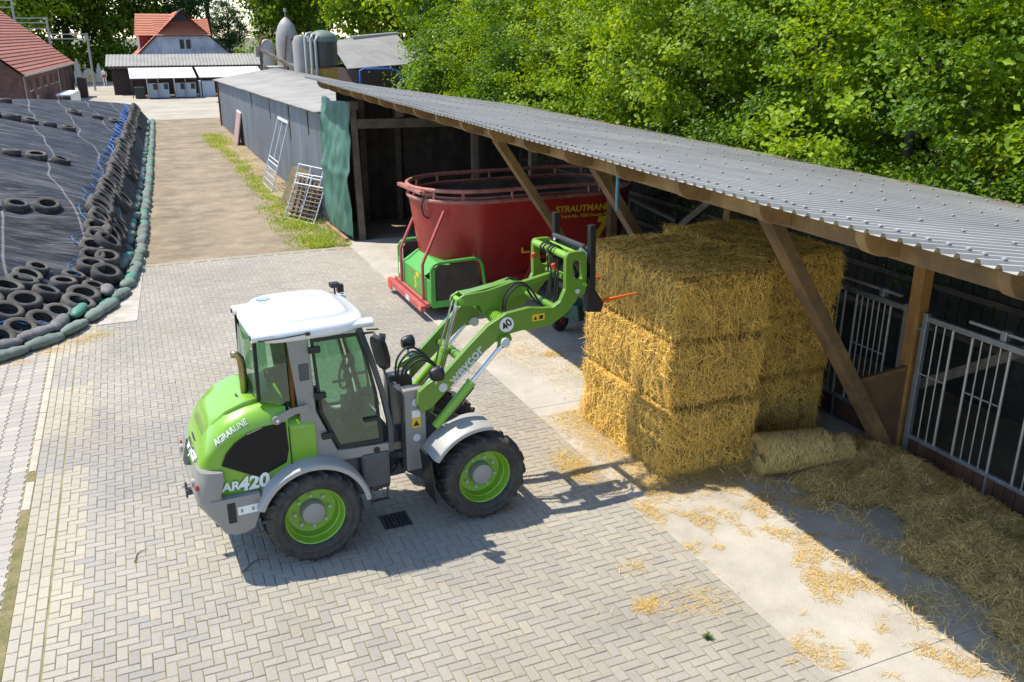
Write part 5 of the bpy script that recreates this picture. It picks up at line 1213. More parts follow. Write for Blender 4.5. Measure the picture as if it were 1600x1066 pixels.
# green sandbags along the foot
m_bag = [mat("bag_green", (.13, .17, .135), .75, col2=(.19, .23, .19), vs_=4, var=.2, rnd=.2, bump=.5, bs=30), mat("bag_grey", (.13, .125, .115), .8, col2=(.2, .2, .19), vs_=4, var=.2, rnd=.2, bump=.5, bs=30), mat("bag_bright_green", (.075, .22, .15), .6, var=.15, vs_=4, bump=.3, bs=20)]
def bag_mesh(L_, r):
    rings = []
    for k in range(13):
        t = k / 12; x = (t - .5) * L_; q = r * (1 - abs(2 * t - 1) ** 3.2) ** .5 * (1 + .10 * math.sin(t * 21)) + .018; sag = .72
        rings.append([(x, q * math.cos(a), q * sag * math.sin(a) * (1 + .08 * nz(x * 9, a, r * 40))) for a in [2 * math.pi * i / 12 for i in range(12)]])
    b = MB(); b.loft(rings); return b
BG = []
for k in range(3):
    for L_, r in ((.62, .125), (.85, .115)):
        o = bag_mesh(L_, r).build("sandbag", m_bag[k], smooth=60); BG.append((L_, o.data)); bpy.data.objects.remove(o)
lbls = {0: " sandbag from the near end in the straight outer row along the clamp's kerb", 1: " sandbag from the near end in the inner row against the silage film", 2: " sandbag from the left in the curved row at the clamp's near foot"}; bc = [0, 0, 0]
for row, off in ((0, -.02), (1, .25)):
    i = 0
    for a, b in zip(BL[2:], BL[3:]):
        L_ = math.hypot(b[0] - a[0], b[1] - a[1]); nxv, nyv = -(b[1] - a[1]) / L_, (b[0] - a[0]) / L_; t = .2
        while t < L_:
            yy = a[1] + (b[1] - a[1]) * t / L_; near_ = yy < 19.6
            k = random.choice((4, 4, 0, 3, 5)) if near_ else random.choice((0, 0, 0, 1, 2, 0, 4)); k = {0: 0, 1: 1, 2: 2, 3: 3, 4: 5, 5: 1}[k]
            bl, me = BG[k]; step = bl * (.86 if near_ else .72)
            if not (row == 1 and (random.random() < .35 or near_ and random.random() < .3)):
                o = bpy.data.objects.new("sandbag", me); COL.objects.link(o)
                o.location = (a[0] + (b[0] - a[0]) * t / L_ + nxv * off + rnd(-.03, .03), yy + nyv * off + rnd(-.03, .03), .085 + .09 * row + rnd(0, .02))
                o.rotation_euler = (rnd(-.2, .2), rnd(-.08, .08), math.atan2(b[1] - a[1], b[0] - a[0]) + rnd(-.15, .15) + (0 if row == 0 else rnd(-.3, .3)))
                q_ = 2 if near_ and row == 0 else row; bc[q_] += 1; tag(o, nth(bc[q_]) + lbls[q_], "sandbag", "sandbags around the clamp")
            t += step; i += 1
            if yy > 48: t += .25
# blue twine running along the shoulder and tied round tyres
m_twine = mat("blue_twine", (.03, .13, .38), .6)
b = MB(); P = []
y = 19.0
while y < 56:
    for a, c in zip(BL, BL[1:]):
        if a[1] <= y < c[1]: x = a[0] + (c[0] - a[0]) * (y - a[1]) / (c[1] - a[1])
    xx = x - 1.08 - .13 * math.sin(y * 5.2) + rnd(-.07, .07); P.append((xx, y, sil_z(xx, y) + .05 + .06 * abs(math.sin(y * 2.1)))); y += .16
b.tube(P, [.011 if q[1] < 34 else .028 for q in P], 5); tag(b.build("twine", m_twine), "blue twine looping along the shoulder of the silage mound", "twine")
b = MB(); P = [(-2.9 + .09 * k, 16.9 + .06 * math.sin(k * 1.3) + .02 * k, 0) for k in range(14)]; b.tube([(x, y + .35, sil_z(x, y + .35) + .13) for x, y, z in P], .014, 5); tag(b.build("twine", m_twine), "short blue twine tied round tyres at the left edge", "twine")

# ------------------------------------------------------------ grey sheet-metal shed beyond the tarpaulin
m_msheet = mat("weathered_sheet", (.27, .29, .315), .55, .25, col2=(.20, .21, .23), vs_=.9, var=.12, stretch=(1, 1, .25), dust=((.34, .33, .31), .5, 1.2), rnd=.07)
m_groof = mat("fibre_cement", (.29, .275, .25), .9, col2=(.21, .20, .185), vs_=.6, var=.12, bump=.4, bs=20, dust=((.34, .325, .295), .5, 1.1))
m_rust = mat("rust_brown", (.22, .085, .04), .8, col2=(.14, .06, .035), vs_=2, var=.2)
ms = empty("metal_shed", (5.2, 41, 0)); tag(ms, "grey corrugated sheet-metal shed with pale roof beyond the green tarpaulin", "shed")
WX0, WX1 = 5.20, 5.40; WY0, WY1 = 25.75, 56.5
def wx(y): return WX0 + (WX1 - WX0) * (y - WY0) / (WY1 - WY0)
def wz(y): return 3.14 - .55 * (y - WY0) / (WY1 - WY0)
y = WY0
while y < WY1 - .2:
    s = MB(); y1 = min(y + 1.06, WY1); prof = []; n = 6; d_ = (y1 - y) / n; jit = rnd(-.015, .015)
    for i in range(n): a = y + i * d_; prof += [(a, 0), (a + d_ * .35, .0), (a + d_ * .5, .028), (a + d_ * .85, .028)]
    prof.append((y1, 0)); s.loft([[(wx(a) - h - jit * (z < 1), a, z) for a, h in prof] for z in (rnd(.0, .05), 1.4, 2.9)], caps=False, closed=False)
    for q in range(len(s.v)):
        if s.v[q][2] > 2.8: s.v[q] = (s.v[q][0], s.v[q][1], wz(s.v[q][1]) - .06)
    o = s.build("wall_sheet", m_msheet, fix=False); o.parent = ms; o.location = (-5.2, -41, 0); y = y1
rows = [(4.92, 0), (6.2, .22), (7.5, .44), (8.75, .62)]
y = 25.65
while y < 57:
    y1 = min(y + 1.0, 57.1); s = MB(); prof = []; n = 6; d_ = (y1 - y) / n
    for i in range(n): a = y + i * d_; prof += [(a, 0), (a + d_ * .25, .018), (a + d_ * .5, .03), (a + d_ * .75, .018)]
    prof.append((y1 + .01, 0)); s.loft([[(x + (wx(a) - WX0), a, wz(a) + up * min(1, .30 + .7 * (a - 25) / 32) + h + .02 * nz(a, x, 3, .5)) for a, h in prof] for x, up in rows], caps=False, closed=False)
    o = s.build("roof_sheet", m_groof, smooth=50, fix=False); o.parent = ms; o.location = (-5.2, -41, 0); so = o.modifiers.new('s', 'SOLIDIFY'); so.thickness = .012; y = y1
b = MB(); b.bb(5.28 - 5.2, 5.62 - 5.2, 56.55 - 41, 56.62 - 41, 0, 2.5); b.build("corner_board", m_rust, ms)
b = MB(); b.bb(.1, 3.6, 56.5 - 41, 56.54 - 41, 0, 2.6); b.build("end_wall", m_rust, ms)
b = MB(); b.bar((.0, 56.45 - 41, 1.35), (.7, 56.7 - 41, 1.38), .08, .06); b.build("cross_rail", m_old, ms)
for y, z in ((31.5, 1.75), (36.0, 2.1), (41.5, 2.1), (28.0, 2.3)):
    b = MB(); b.bb(wx(y) - .05 - 5.2, wx(y) - .031 - 5.2, y - 41 - .06, y - 41 + .06, z, wz(y) - .1); b.build("batten", m_old, ms)
b = MB(); b.bb(.25, 3.7, -15.2, -15.15, .0, 3.3); b.build("end_wall", m_board, ms)

# ------------------------------------------------------------ things leaning on the metal shed
m_wgalv = mat("white_galvanised", (.62, .64, .65), .5, .3, var=.1)
def lean(name, y, w, h, label, cat, foot, parts, rz=0.):
    """thing in a local frame: x along the wall (towards the camera), z up the leaning plane"""
    o = empty(name, (wx(y) - .06 - foot - (w * math.sin(rz) * .7 + .05 if rz else 0), y, 0)); h3 = math.sqrt(max(.01, h * h - foot * foot)); ang = math.atan2(foot, h3)
    o.rotation_euler = (Matrix.Rotation(rz, 3, 'Z') @ Matrix(((0, math.cos(ang), math.sin(ang)), (-1, 0, 0), (0, -math.sin(ang), math.cos(ang))))).to_euler()
    tag(o, label, cat); parts(o, w, h); return o
def p_frame(o, w, h):
    for nm, a, b_ in (("side_tube", (0, 0, 0), (0, 0, h)), ("side_tube", (w, 0, 0), (w, 0, h)), ("middle_tube", (w / 2, 0, h * .42), (w / 2, 0, h)), ("cross_tube", (0, 0, h * .42), (w, 0, h * .42)), ("cross_tube", (0, 0, h * .36), (w, 0, h * .36)), ("cross_tube", (0, 0, 0), (w, 0, 0))):
        MB().cyl(a, b_, .022, n=8).build(nm, m_wgalv, o, smooth=40)
    MB().bar((-.04, 0, h), (w + .04, 0, h), .05, .09).build("top_rail", m_wgalv, o)
    for k in range(1, 8): MB().cyl((w * k / 8, 0, 0), (w * k / 8, 0, h * .36), .009, n=6).build("bar", m_wgalv, o)
    for k in range(1, 4): MB().cyl((0, 0, h * .36 * k / 4), (w, 0, h * .36 * k / 4), .011, n=6).build("bar", m_wgalv, o)
lean("gate_frame", 33.8, 2.1, 2.45, "white galvanised gate frame leaning on the grey metal shed", "gate frame", .75, p_frame)
def p_pallet(o, w, h):
    MB().bb(0, w, -.01, .02, 0, h).build("board", mat("pallet_moss", (.19, .15, .06), .9, col2=(.10, .085, .035), vs_=3, var=.3, rnd=.1), o)
    for x in (.05, w / 2, w - .05): MB().bb(x - .04, x + .04, .02, .10, 0, h).build("runner", m_old, o)
lean("pallet", 29.3, 1.6, 1.3, "mossy brown wooden panel leaning before the white rack frames", "panel", .55, p_pallet, R(12))
m_slat = mat("slat_wood", (.26, .185, .11), .85, col2=(.22, .16, .1), vs_=3, var=.25, rnd=.2)
def p_slats(o, w, h):
    for k in range(7): MB().bb(0, w, -.015, .015, .06 + k * h / 7, .06 + k * h / 7 + h / 11).build("slat", m_slat, o)
    for x in (.06, w - .06): MB().bb(x - .04, x + .04, .016, .075, 0, h).build("runner", m_slat, o)
lean("slatted_pallet", 27.9, 1.5, 1.25, "pale slatted wooden pallet leaning between mossy panel and rack", "pallet", .5, p_slats, R(20))
def p_rack(o, w, h):
    for a, b_ in (((0, 0, 0), (0, 0, h)), ((w, 0, 0), (w, 0, h)), ((0, 0, h), (w, 0, h)), ((0, 0, 0), (w, 0, 0)), ((0, 0, h * .78), (w, 0, h * .78)), ((w * .5, 0, 0), (w * .5, 0, h))): MB().cyl(a, b_, .02, n=8).build("frame_tube", m_wgalv, o, smooth=40)
    for k in range(1, 9): MB().bb(0, w, -.03, .0, h * .09 * k - .02, h * .09 * k + .012).build("slat", m_slat if k % 2 else m_old, o)
    for k in range(1, 6): MB().bb(w * k / 6 - .02, w * k / 6 + .02, .0, .05, 0, h * .76).build("upright_slat", m_old, o)
lean("rack", 26.9, 1.5, 1.4, "white tube rack filled with dark slats leaning next to the green tarpaulin", "rack", .6, p_rack, R(24))
lean("rack", 27.5, 1.5, 1.55, "taller white tube rack leaning behind the slatted pallet", "rack", .5, p_rack, R(18))
def p_door(o, w, h):
    MB().bb(0, w, -.03, .03, 0, h).build("panel", mat("pinkish_panel", (.40, .27, .24), .7, var=.1), o, bevel=.02)
    MB().bb(-.0, w, .032, .09, 0, h * .97).build("backing", m_black, o)
    MB().bb(-.03, w + .03, -.032, .095, h, h + .06).build("white_edge", m_dec, o)
lean("door_panel", 47.5, 1.6, 1.55, "pinkish panel with white top edge leaning at the far end of the metal shed", "panel", .3, p_door)

# verge grass in front of the sheds
m_grass = leaf_mat("verge_grass", (.16, .24, .02), (.34, .42, .03), .3)
it = []
def verge(x, y):
    e = 4.05 + .35 * nz(0, y, 2, .35); k = math.exp(-((x - e - .15) / .27) ** 2) * (.9 if y > 29 else 0.) + (.75 if y > 46 else 0) * math.exp(-((x - 4.3) / .5) ** 2)
    if y < 29: k = math.exp(-((x - (4.35 + .2 * (25 - y) * .2)) / .55) ** 2) * (1.1 if y < 26.5 else .6)
    return k * (.6 + .9 * nz(x, y, 6, 1.2))
n_ = 0
while n_ < 30000:
    n_ += 1; y = 22.45 + (52 - 22.45) * random.random() ** 1.3; x = rnd(3.4, 5.2)
    if x > wx(max(y, 25.8)) - .1 or verge(x, y) < random.random() * .75: continue
    a = rnd(0, 6.28); d = Vector((math.cos(a) * .6, math.sin(a) * .6, rnd(.5, 1.1))).normalized()
    it.append((Vector((x, y, -.012)), d, d.cross(Vector((0, 0, 1))).normalized(), rnd(.04, .12), rnd(.006, .012), Vector((0, 0, .01))))
tag(stuff(strand_mesh(it, "verge_grass", m_grass)), "yellow green grass verge along the metal shed", "grass")
pts = []
for _ in range(9000):
    y = rnd(22.6, 52); x = rnd(3.9, 5.15)
    pts.append((x, y, 0))
tag(stuff(strand_mesh(scatter("s", pts, m_hay, .04, .13, .003, .015, .01), "dry_litter", m_hay)), "dry straw litter between verge grass and metal shed", "straw")

# ------------------------------------------------------------ farm buildings in the distance
m_brick = mat("old_brick", (.20, .085, .06), .9, col2=(.13, .07, .055), vs_=2, var=.25, bump=.4, bs=20)
m_tile = mat("clay_tile", (.42, .135, .075), .75, col2=(.33, .12, .08), vs_=1.2, var=.15, rnd=.10, dust=((.30, .15, .10), .5, .6))
m_tile2 = mat("new_clay_tile", (.48, .165, .085), .7, col2=(.42, .15, .085), vs_=1., var=.1, rnd=.08)
m_render = mat("stained_render", (.66, .67, .70), .9, col2=(.36, .39, .45), vs_=.7, fac=(.42, .68), var=.08)
m_dwin = mat("dark_window", (.02, .022, .028), .2)
m_frame_w = mat("frame_white", (.7, .7, .68), .6)
m_brown = mat("brown_boards", (.085, .045, .035), .8, col2=(.06, .035, .03), vs_=2, var=.15)
def courses(o_name, parent, m, A, B, up, n, th=.035, lap=1.0):
    """tile courses: A,B ends of the eave line, up = vector from eave to ridge"""
    A, B, up = Vector(A), Vector(B), Vector(up); s = MB(); nr = (B - A).cross(up).normalized()
    if nr.z < 0: nr = -nr
    for k in range(n):
        a0 = A + up * (k / n); b0 = B + up * (k / n); a1 = A + up * ((k + lap) / n); b1 = B + up * ((k + lap) / n)
        s.add([a0 + nr * th, b0 + nr * th, b1 + nr * .004, a1 + nr * .004, a0 - nr * .01, b0 - nr * .01], [(0, 1, 2, 3), (4, 5, 1, 0)])
    return s.build(o_name, m, parent, fix=False)
bn = empty("brick_barn", (-5.44, 63.95, 0), -math.atan2(1.95, 23.95)); tag(bn, "low red brick barn with clay tile roof behind the silage mound", "barn")
LB = 24.0; WB = 12.; PB = math.tan(R(40))
b = MB(); b.bb(-.35, -.10, .1, LB - .1, 0, 2.85); b.build("side_wall", m_brick, bn)
b = MB(); b.prism([(-WB + .3, 0), (-.2, 0), (-.2, 2.85), (-WB / 2, 2.85 + (WB / 2 - .2) * PB), (-WB + .3, 2.85)], 'y', .12, .36); b.build("gable_wall", m_brick, bn)
b = MB(); b.prism([(-WB + .3, 0), (-.2, 0), (-.2, 2.85), (-WB / 2, 2.85 + (WB / 2 - .2) * PB), (-WB + .3, 2.85)], 'y', LB - .36, LB - .12); b.build("gable_wall", m_brick, bn)
courses("roof_tiles", bn, m_tile, (0.12, -.25, 2.78), (.12, LB + .25, 2.78), (-WB / 2 - .12, 0, (WB / 2 + .12) * PB), 26, .05)
courses("roof_tiles", bn, m_tile, (-WB - .1, -.25, 2.78), (-WB - .1, LB + .25, 2.78), (WB / 2 + .1, 0, (WB / 2 + .12) * PB), 26, .05)
b = MB(); b.cyl((.18, -.2, 2.74), (.18, LB + .2, 2.74), .07, n=8); b.build("gutter", m_lgrey, bn)
b = MB(); b.cyl((-.04, .3, 0), (-.04, .3, 2.7), .06, n=8); b.build("downpipe", m_lgrey, bn)
b = MB(); b.cyl((-.04, 15.0, 0), (-.04, 15.0, 2.7), .06, n=8); b.build("downpipe", m_lgrey, bn)
for y in (2.0, 5.0, 8., 11., 13.5):
    for dy in (0, .75):
        b = MB(); b.bb(-.14, -.08, y + dy, y + dy + .5, 1.75, 2.35); w = b.build("window", m_dwin, bn); b = MB(); b.bb(-.10, -.05, y + dy - .06, y + dy + .56, 1.66, 1.74); b.build("sill", m_lgrey, w)
for y, wd in ((16.2, 1.8), (19.0, 1.6), (21.4, 1.4)):
    b = MB(); b.bb(-.12, -.06, y, y + wd, 0, 2.45); b.build("door", m_brown, bn)
b = MB(); b.bb(-.12, -.06, 3.0, 3.9, 0, 1.6); b.build("door", m_brown, bn)
b = MB(); b.bb(-.14, -.07, 4.3, 5.1, 0, 1.3); b.build("door", m_lgrey, bn)
wt = empty("white_trailer", (-4.0, 73.5, 0), -.08); tag(wt, "white flatbed of boards standing beside the brick barn", "trailer")
b = MB(); b.bb(0, 1.0, -2.6, 2.2, 1.05, 1.18); b.build("deck", m_dec, wt, bevel=.03)
b = MB(); b.bb(.92, 1.02, -2.6, 2.2, .15, 1.1); b.build("side_board", m_dec, wt, bevel=.03)
b = MB(); b.bb(.1, .2, -2.5, -2.4, 0, 1.05); b.bb(.1, .2, 2., 2.1, 0, 1.05); b.split("prop", m_lgrey, wt)
# rusty green container at the barn's far corner
b = MB(); b.bb(-3.3, -2.6, 86.0, 88.2, 0, 1.6); tag(b.build("brown_bin", m_brown, bevel=.04), "brown box standing at the far corner of the brick barn", "bin")

# farmhouse with half-hipped roof and the low wing before it
hs = empty("farmhouse", (6.35, 96, 0)); tag(hs, "farmhouse with pale grey gable and orange half-hipped tile roof", "house")
b = MB(); b.prism([(-3.9, 0), (3.9, 0), (3.9, 3.0), (4.45, 3.05), (2.25, 5.0), (-2.4, 5.0), (-4.45, 3.05), (-3.9, 3.0)], 'y', 0, 12); b.build("wall", m_render, hs)
for x in (-.42, .18):
    b = MB(); b.bb(x, x + .40, -.05, .02, 3.75, 4.6); w = b.build("window", m_dwin, hs); b = MB(); b.bb(x + .18, x + .22, -.07, -.05, 3.75, 4.6); b.build("mullion", m_brown, w)
courses("hip_tiles", hs, m_tile2, (-2.6, -.25, 4.97), (2.55, -.25, 4.97), (0, 1.9, 1.55), 8, .05)
hp = MB()
for k in range(10):
    t0, t1 = k / 10, (k + 1) / 10
    z0, z1 = 4.97 + 2.1 * t0, 4.97 + 2.1 * t1; w0_, w1_ = 2.62 * (1 - t0 * .86), 2.62 * (1 - t1 * .86); y0, y1 = -.26 + 2.0 * t0, -.26 + 2.0 * t1
    hp.add([(-w0_, y0 - .05, z0 + .03), (w0_, y0 - .05, z0 + .03), (w1_, y1, z1), (-w1_, y1, z1)], [(0, 1, 2, 3)])
hp.build("half_hip", m_tile2, hs, fix=False)
b = MB(); b.prism([(-1.0, 6.2), (.9, 6.2), (-.05, 7.5)], 'y', .95, 1.05); b.build("gablet", mat("slate_boards", (.03, .045, .07), .6), hs)
for sg in (-1, 1): courses("roof_tiles", hs, m_tile2, (sg * 4.65, -.15, 2.95), (sg * 4.65, 12.3, 2.95), (-sg * 4.65, 0, 4.35), 16, .05)
b = MB(); b.bar((-4.6, -.16, 2.98), (-2.45, -.16, 5.02), .1, .14); b.bar((4.6, -.16, 2.98), (2.4, -.16, 5.02), .1, .14); b.bar((-2.5, -.2, 4.98), (2.5, -.2, 4.98), .1, .08); b.build("bargeboard", m_black, hs)
h2 = empty("house_annex", (3.5, 100, 0)); tag(h2, "red walled annex with orange tile roof left behind the grey gable", "house")
b = MB(); b.bb(-1.2, 3., 0, 5, 0, 5.0); b.build("wall", mat("red_wall", (.25, .035, .03), .8), h2)
courses("roof_tiles", h2, m_tile2, (-1.5, -.4, 4.95), (3.2, -.4, 4.95), (.35, 2.8, 2.1), 9, .05)
courses("roof_tiles", h2, m_tile2, (-1.5, 5.4, 4.95), (3.2, 5.4, 4.95), (.35, -2.8, 2.1), 9, .05)
b = MB(); b.bb(-1.3, -1.1, -.1, .1, 0, 5.0); b.build("corner_post", m_dec, h2)
wg = empty("low_wing", (6, 88, 0)); tag(wg, "long low wing with grey fibre-cement roof before the farmhouse", "stable")
b = MB(); b.bb(-6.5, 6.6, .3, 6.5, 0, 2.35); b.build("wall", m_brown, wg)
s = MB(); n = 46; prof = []
for i in range(n): a = -6.95 + i * 13.7 / n; d_ = 13.7 / n; prof += [(a, 0), (a + d_ * .25, .04), (a + d_ * .5, .06), (a + d_ * .75, .04)]
prof.append((6.75, 0)); s.loft([[(a + .25 * q, y, z + h) for a, h in prof] for y, z, q in ((-.25, 2.42, 0), (3.6, 3.32, .6))], caps=False, closed=False); s.build("roof", m_groof, wg, smooth=50, fix=False)
b = MB(); b.bb(-6.8, 6.6, -.2, -.15, 2.22, 2.40); b.build("fascia", m_old, wg)
b = MB(); b.bb(-6.3, -4.7, .22, .29, 0, 2.15); b.build("door", mat("dark_door", (.035, .022, .02), .7), wg)
for x0, x1 in ((-4.9, 0.2), (1.5, 6.4)):
    b = MB(); b.bb(x0, x1, .2, .28, 1.95, 2.2); b.build("window_band", mat("band_maroon", (.2, .02, .025), .6), wg); b = MB(); b.bb(x0, x1, .17, .2, 2.15, 2.22); b.build("band_edge", m_dec, wg)
for x0, x1, lb in ((-5.15, .15, "left white sheet awning over the calf hutches"), (.40, 5.9, "right white sheet awning, partly hidden by the metal shed")):
    aw = empty("awning", (6 + x0, 85.2, 0)); tag(aw, lb, "awning", "awnings before the low wing"); L_ = x1 - x0
    b = MB(); b.add([(0, -2.3, 1.62), (L_, -2.3, 1.62), (L_, 1.8, 2.32), (0, 1.8, 2.32), (0, -2.3, 1.58), (L_, -2.3, 1.58), (L_, 1.8, 2.28), (0, 1.8, 2.28)], [(0, 1, 2, 3), (7, 6, 5, 4), (0, 4, 5, 1), (1, 5, 6, 2), (2, 6, 7, 3), (3, 7, 4, 0)]); b.build("sheet", mat("awning_white", (.62, .63, .62), .6, var=.05), aw)
    for x in (.1, L_ - .1): MB().bb(x - .04, x + .04, -2.2, -2.12, 0, 1.6).build("post", m_old, aw)
m_hutch = mat("hutch_white", (.42, .48, .56), .6, var=.1)
names = ["leftmost pale calf hutch under the white awning", "second pale calf hutch from the left under the awning", "third pale calf hutch from the left under the awning", "rightmost pale calf hutch in the pair nearest the metal shed"]
for i, x in enumerate((2.15, 3.0, 4.3, 5.15)):
    h_ = empty("calf_hutch", (x, 82.1, 0)); tag(h_, names[i], "calf hutch", "calf hutches under the awning")
    MB().bb(0, .80, 0, 1.5, .05, 1.25).build("box", m_hutch, h_, bevel=.03)
    MB().bb(.42, .74, -.03, .0, .72, 1.18).build("opening", m_dwin, h_)
    MB().add([(-.04, -.45, 1.62), (.84, -.45, 1.62), (.84, 1.6, 1.40), (-.04, 1.6, 1.40)], [(0, 1, 2, 3)]).build("roof", m_slat, h_)
    MB().bb(-.04, 0.0, -.45, 1.5, .0, 1.60).build("side_wall", m_lgrey, h_)
b = MB(); b.bb(6.3, 7.6, 83.0, 84.2, .0, 1.3); tag(b.build("pallet_stack", m_hutch, bevel=.02), "pale crate stack right of the calf hutches", "crates")
b = MB(); b.bb(1.1, 1.9, 82.4, 83.2, .0, .95); tag(b.build("wheeled_bin", mat("bin_green", (.02, .035, .025), .6), bevel=.08), "dark green waste bin left of the calf hutches", "bin")
# plastered garden gateway at the wood's edge
gw = empty("garden_gateway", (-2.9, 112, 0)); tag(gw, "cream plastered ornamental gateway at the edge of the wood", "gateway")
m_cream = mat("cream_plaster", (.62, .56, .44), .85, var=.12, vs_=2)
for x, z in ((-1.15, 2.0), (1.0, 1.45)):
    b = MB(); b.bb(x - .4, x + .4, -.3, .3, 0, z * .62); b.bb(x - .28, x + .28, -.22, .22, z * .62, z); b.cyl((x, 0, z), (x, 0, z + .55), .2, .1, n=10); b.build("pillar", m_cream, gw, bevel=.05)
b = MB(); b.prism([(-.75, 0), (.6, 0), (.6, .95), (.3, 1.35), (0, 1.5), (-.4, 1.35), (-.75, .95)], 'y', -.12, .12); b.build("arch_wall", m_cream, gw, bevel=.05)
b = MB(); b.bb(-.2, .1, -.15, -.12, .35, .85); b.build("plaque", m_gold, gw)
# walker at the corner of the wing
pn = empty("person", (-1.35, 104, 0)); tag(pn, "small figure in white and red clothes by the corner of the low wing", "person")
def skin(name, verts, edges, m, parent):
    me = bpy.data.meshes.new(name); me.from_pydata([v[0] for v in verts], edges, []); me.materials.append(m)
    o = bpy.data.objects.new(name, me); COL.objects.link(o); o.parent = parent
    k = o.modifiers.new('skin', 'SKIN'); k.use_smooth_shade = True
    if not me.skin_vertices: me.attributes.new("skin", 'FLOAT', 'POINT')
    for i, v in enumerate(verts): me.skin_vertices[0].data[i].radius = (v[1], v[1] * v[2])
    me.skin_vertices[0].data[0].use_root = True
    o.modifiers.new('sub', 'SUBSURF').levels = 1; return o
try:
    bpy.context.view_layer.update()
    skin("body", [((0, 0, .95), .13, .8), ((0, 0, 1.2), .14, .75), ((0, 0, 1.40), .15, .7), ((0, 0, 1.50), .055, 1), ((0, -.02, 1.60), .085, 1.1), ((0, -.02, 1.72), .085, 1.1),
                  ((-.19, 0, 1.40), .055, 1), ((-.23, .02, 1.14), .045, 1), ((-.22, -.06, .90), .035, 1), ((.19, 0, 1.40), .055, 1), ((.23, .02, 1.14), .045, 1), ((.22, -.06, .90), .035, 1),
                  ((-.10, 0, .88), .085, 1), ((-.11, -.03, .48), .06, 1), ((-.11, .02, .08), .045, 1), ((.10, 0, .88), .085, 1), ((.11, -.10, .48), .06, 1), ((.11, -.05, .08), .045, 1), ((-.11, -.12, .04), .035, 1), ((.11, -.19, .04), .035, 1)],
         [(0, 1), (1, 2), (2, 3), (3, 4), (4, 5), (2, 6), (6, 7), (7, 8), (2, 9), (9, 10), (10, 11), (0, 12), (12, 13), (13, 14), (0, 15), (15, 16), (16, 17), (14, 18), (17, 19)], m_dec, pn)
except Exception as ex: print("person", ex)
b = MB(); b.lathe([(.17, .80), (.185, .95), (.16, 1.12)], (0, 0, 0), 'z', 12); b.build("red_skirt", m_red, pn, smooth=50).scale = (1, .75, 1)
b = MB(); b.lathe([(.0001, 1.83), (.08, 1.80), (.105, 1.72), (.10, 1.64)], (0, .0, 0), 'z', 12); b.build("hair", m_brown, pn, smooth=50)

# silos and plant behind the metal shed
m_galvs = mat("silo_grp", (.36, .345, .31), .5, col2=(.27, .255, .23), vs_=1.4, var=.1, stretch=(1, 1, .3))
sl = empty("feed_silo", (11.9, 70, 0)); tag(sl, "pale rounded feed silo with pointed top behind the metal shed", "silo")
b = MB(); b.lathe([(.25, 1.2), (.80, 2.3), (.86, 3.0), (.86, 4.5), (.80, 5.1), (.62, 5.7), (.36, 6.1), (.12, 6.3), (.0001, 6.34)], (0, 0, 0), 'z', 20); b.build("hull", m_galvs, sl, smooth=50)
b = MB(); b.tube([(-.5, -.8, 1.), (-.5, -.86, 3.), (-.2, -.9, 5.0)], .05, 6); b.tube([(.35, -.78, 3.), (.4, -.80, 4.4), (.2, -.7, 4.8)], .16, 8); b.build("filler_pipe", m_rust, sl, smooth=50)
b = MB(); b.cyl((0, 0, 6.3), (0, 0, 6.75), .03, n=6); b.cyl((0, 0, 6.7), (0, 0, 6.95), .11, n=10); b.build("vent", m_lgrey, sl)
for a in (0, 1.57, 3.14, 4.71): MB().cyl((.75 * math.cos(a + .7), .75 * math.sin(a + .7), 0), (.75 * math.cos(a + .7), .75 * math.sin(a + .7), 2.6), .05, n=6).build("leg", m_lgrey, sl)
s2 = empty("feed_silo", (10.6, 71.5, 0)); tag(s2, "smaller tan feed silo half hidden left of the rounded silo", "silo")
b = MB(); b.lathe([(.2, 1.2), (.55, 2.2), (.55, 4.3), (.35, 4.7), (.0001, 4.8)], (0, 0, 0), 'z', 16); b.build("hull", m_galvs, s2, smooth=50)
b = MB(); b.tube([(-.55, -.3, 1.), (-.55, -.3, 4.4), (-.35, -.3, 4.9), (.1, -.3, 4.95)], .09, 8); b.build("pipe", m_rust, s2, smooth=50)
tk = empty("slurry_tank", (9.95, 48, 0)); tag(tk, "dark steel tank with green cap and yellow foot behind the metal shed", "tank")
b = MB(); b.lathe([(.74, 3.65), (.74, 4.85)], (0, 0, 0), 'z', 28); b.build("hull", mat("tank_dark", (.055, .05, .045), .5, .2, col2=(.09, .08, .07), vs_=1.5, stretch=(3, 3, .3), var=.15), tk, smooth=50)
b = MB(); b.lathe([(.78, 4.82), (.78, 5.0), (.66, 5.2), (.3, 5.36), (.0001, 5.40)], (0, 0, 0), 'z', 28); b.build("cap", mat("tank_green", (.13, .17, .13), .6), tk, smooth=40)
b = MB(); b.lathe([(.70, 2.4), (.70, 3.52)], (0, 0, 0), 'z', 28); b.build("foot", mat("tank_yellow", (.40, .24, .04), .7, var=.15), tk, smooth=50)
for x, y, h in ((-.72, -.6, 5.15), (-.52, -.72, 5.05), (-.95, -.3, 5.2)):
    MB().tube([(x, y, 2.2), (x, y, h - .2), (x + .12, y + .05, h), (x + .4, y + .3, h + .05)], .075, 8).build("pipe", m_lgrey, tk, smooth=50)
t2 = empty("silo_tank", (9.2, 50, 0)); tag(t2, "pale upright tank standing left of the dark steel tank", "tank")
MB().lathe([(.45, 2.0), (.45, 4.8), (.3, 5.1), (.0001, 5.15)], (0, 0, 0), 'z', 18).build("hull", m_galvs, t2, smooth=50)
cv = empty("grain_auger", (9.6, 60, 0)); tag(cv, "slanting grain auger and blue tarp between silo and tank", "auger")
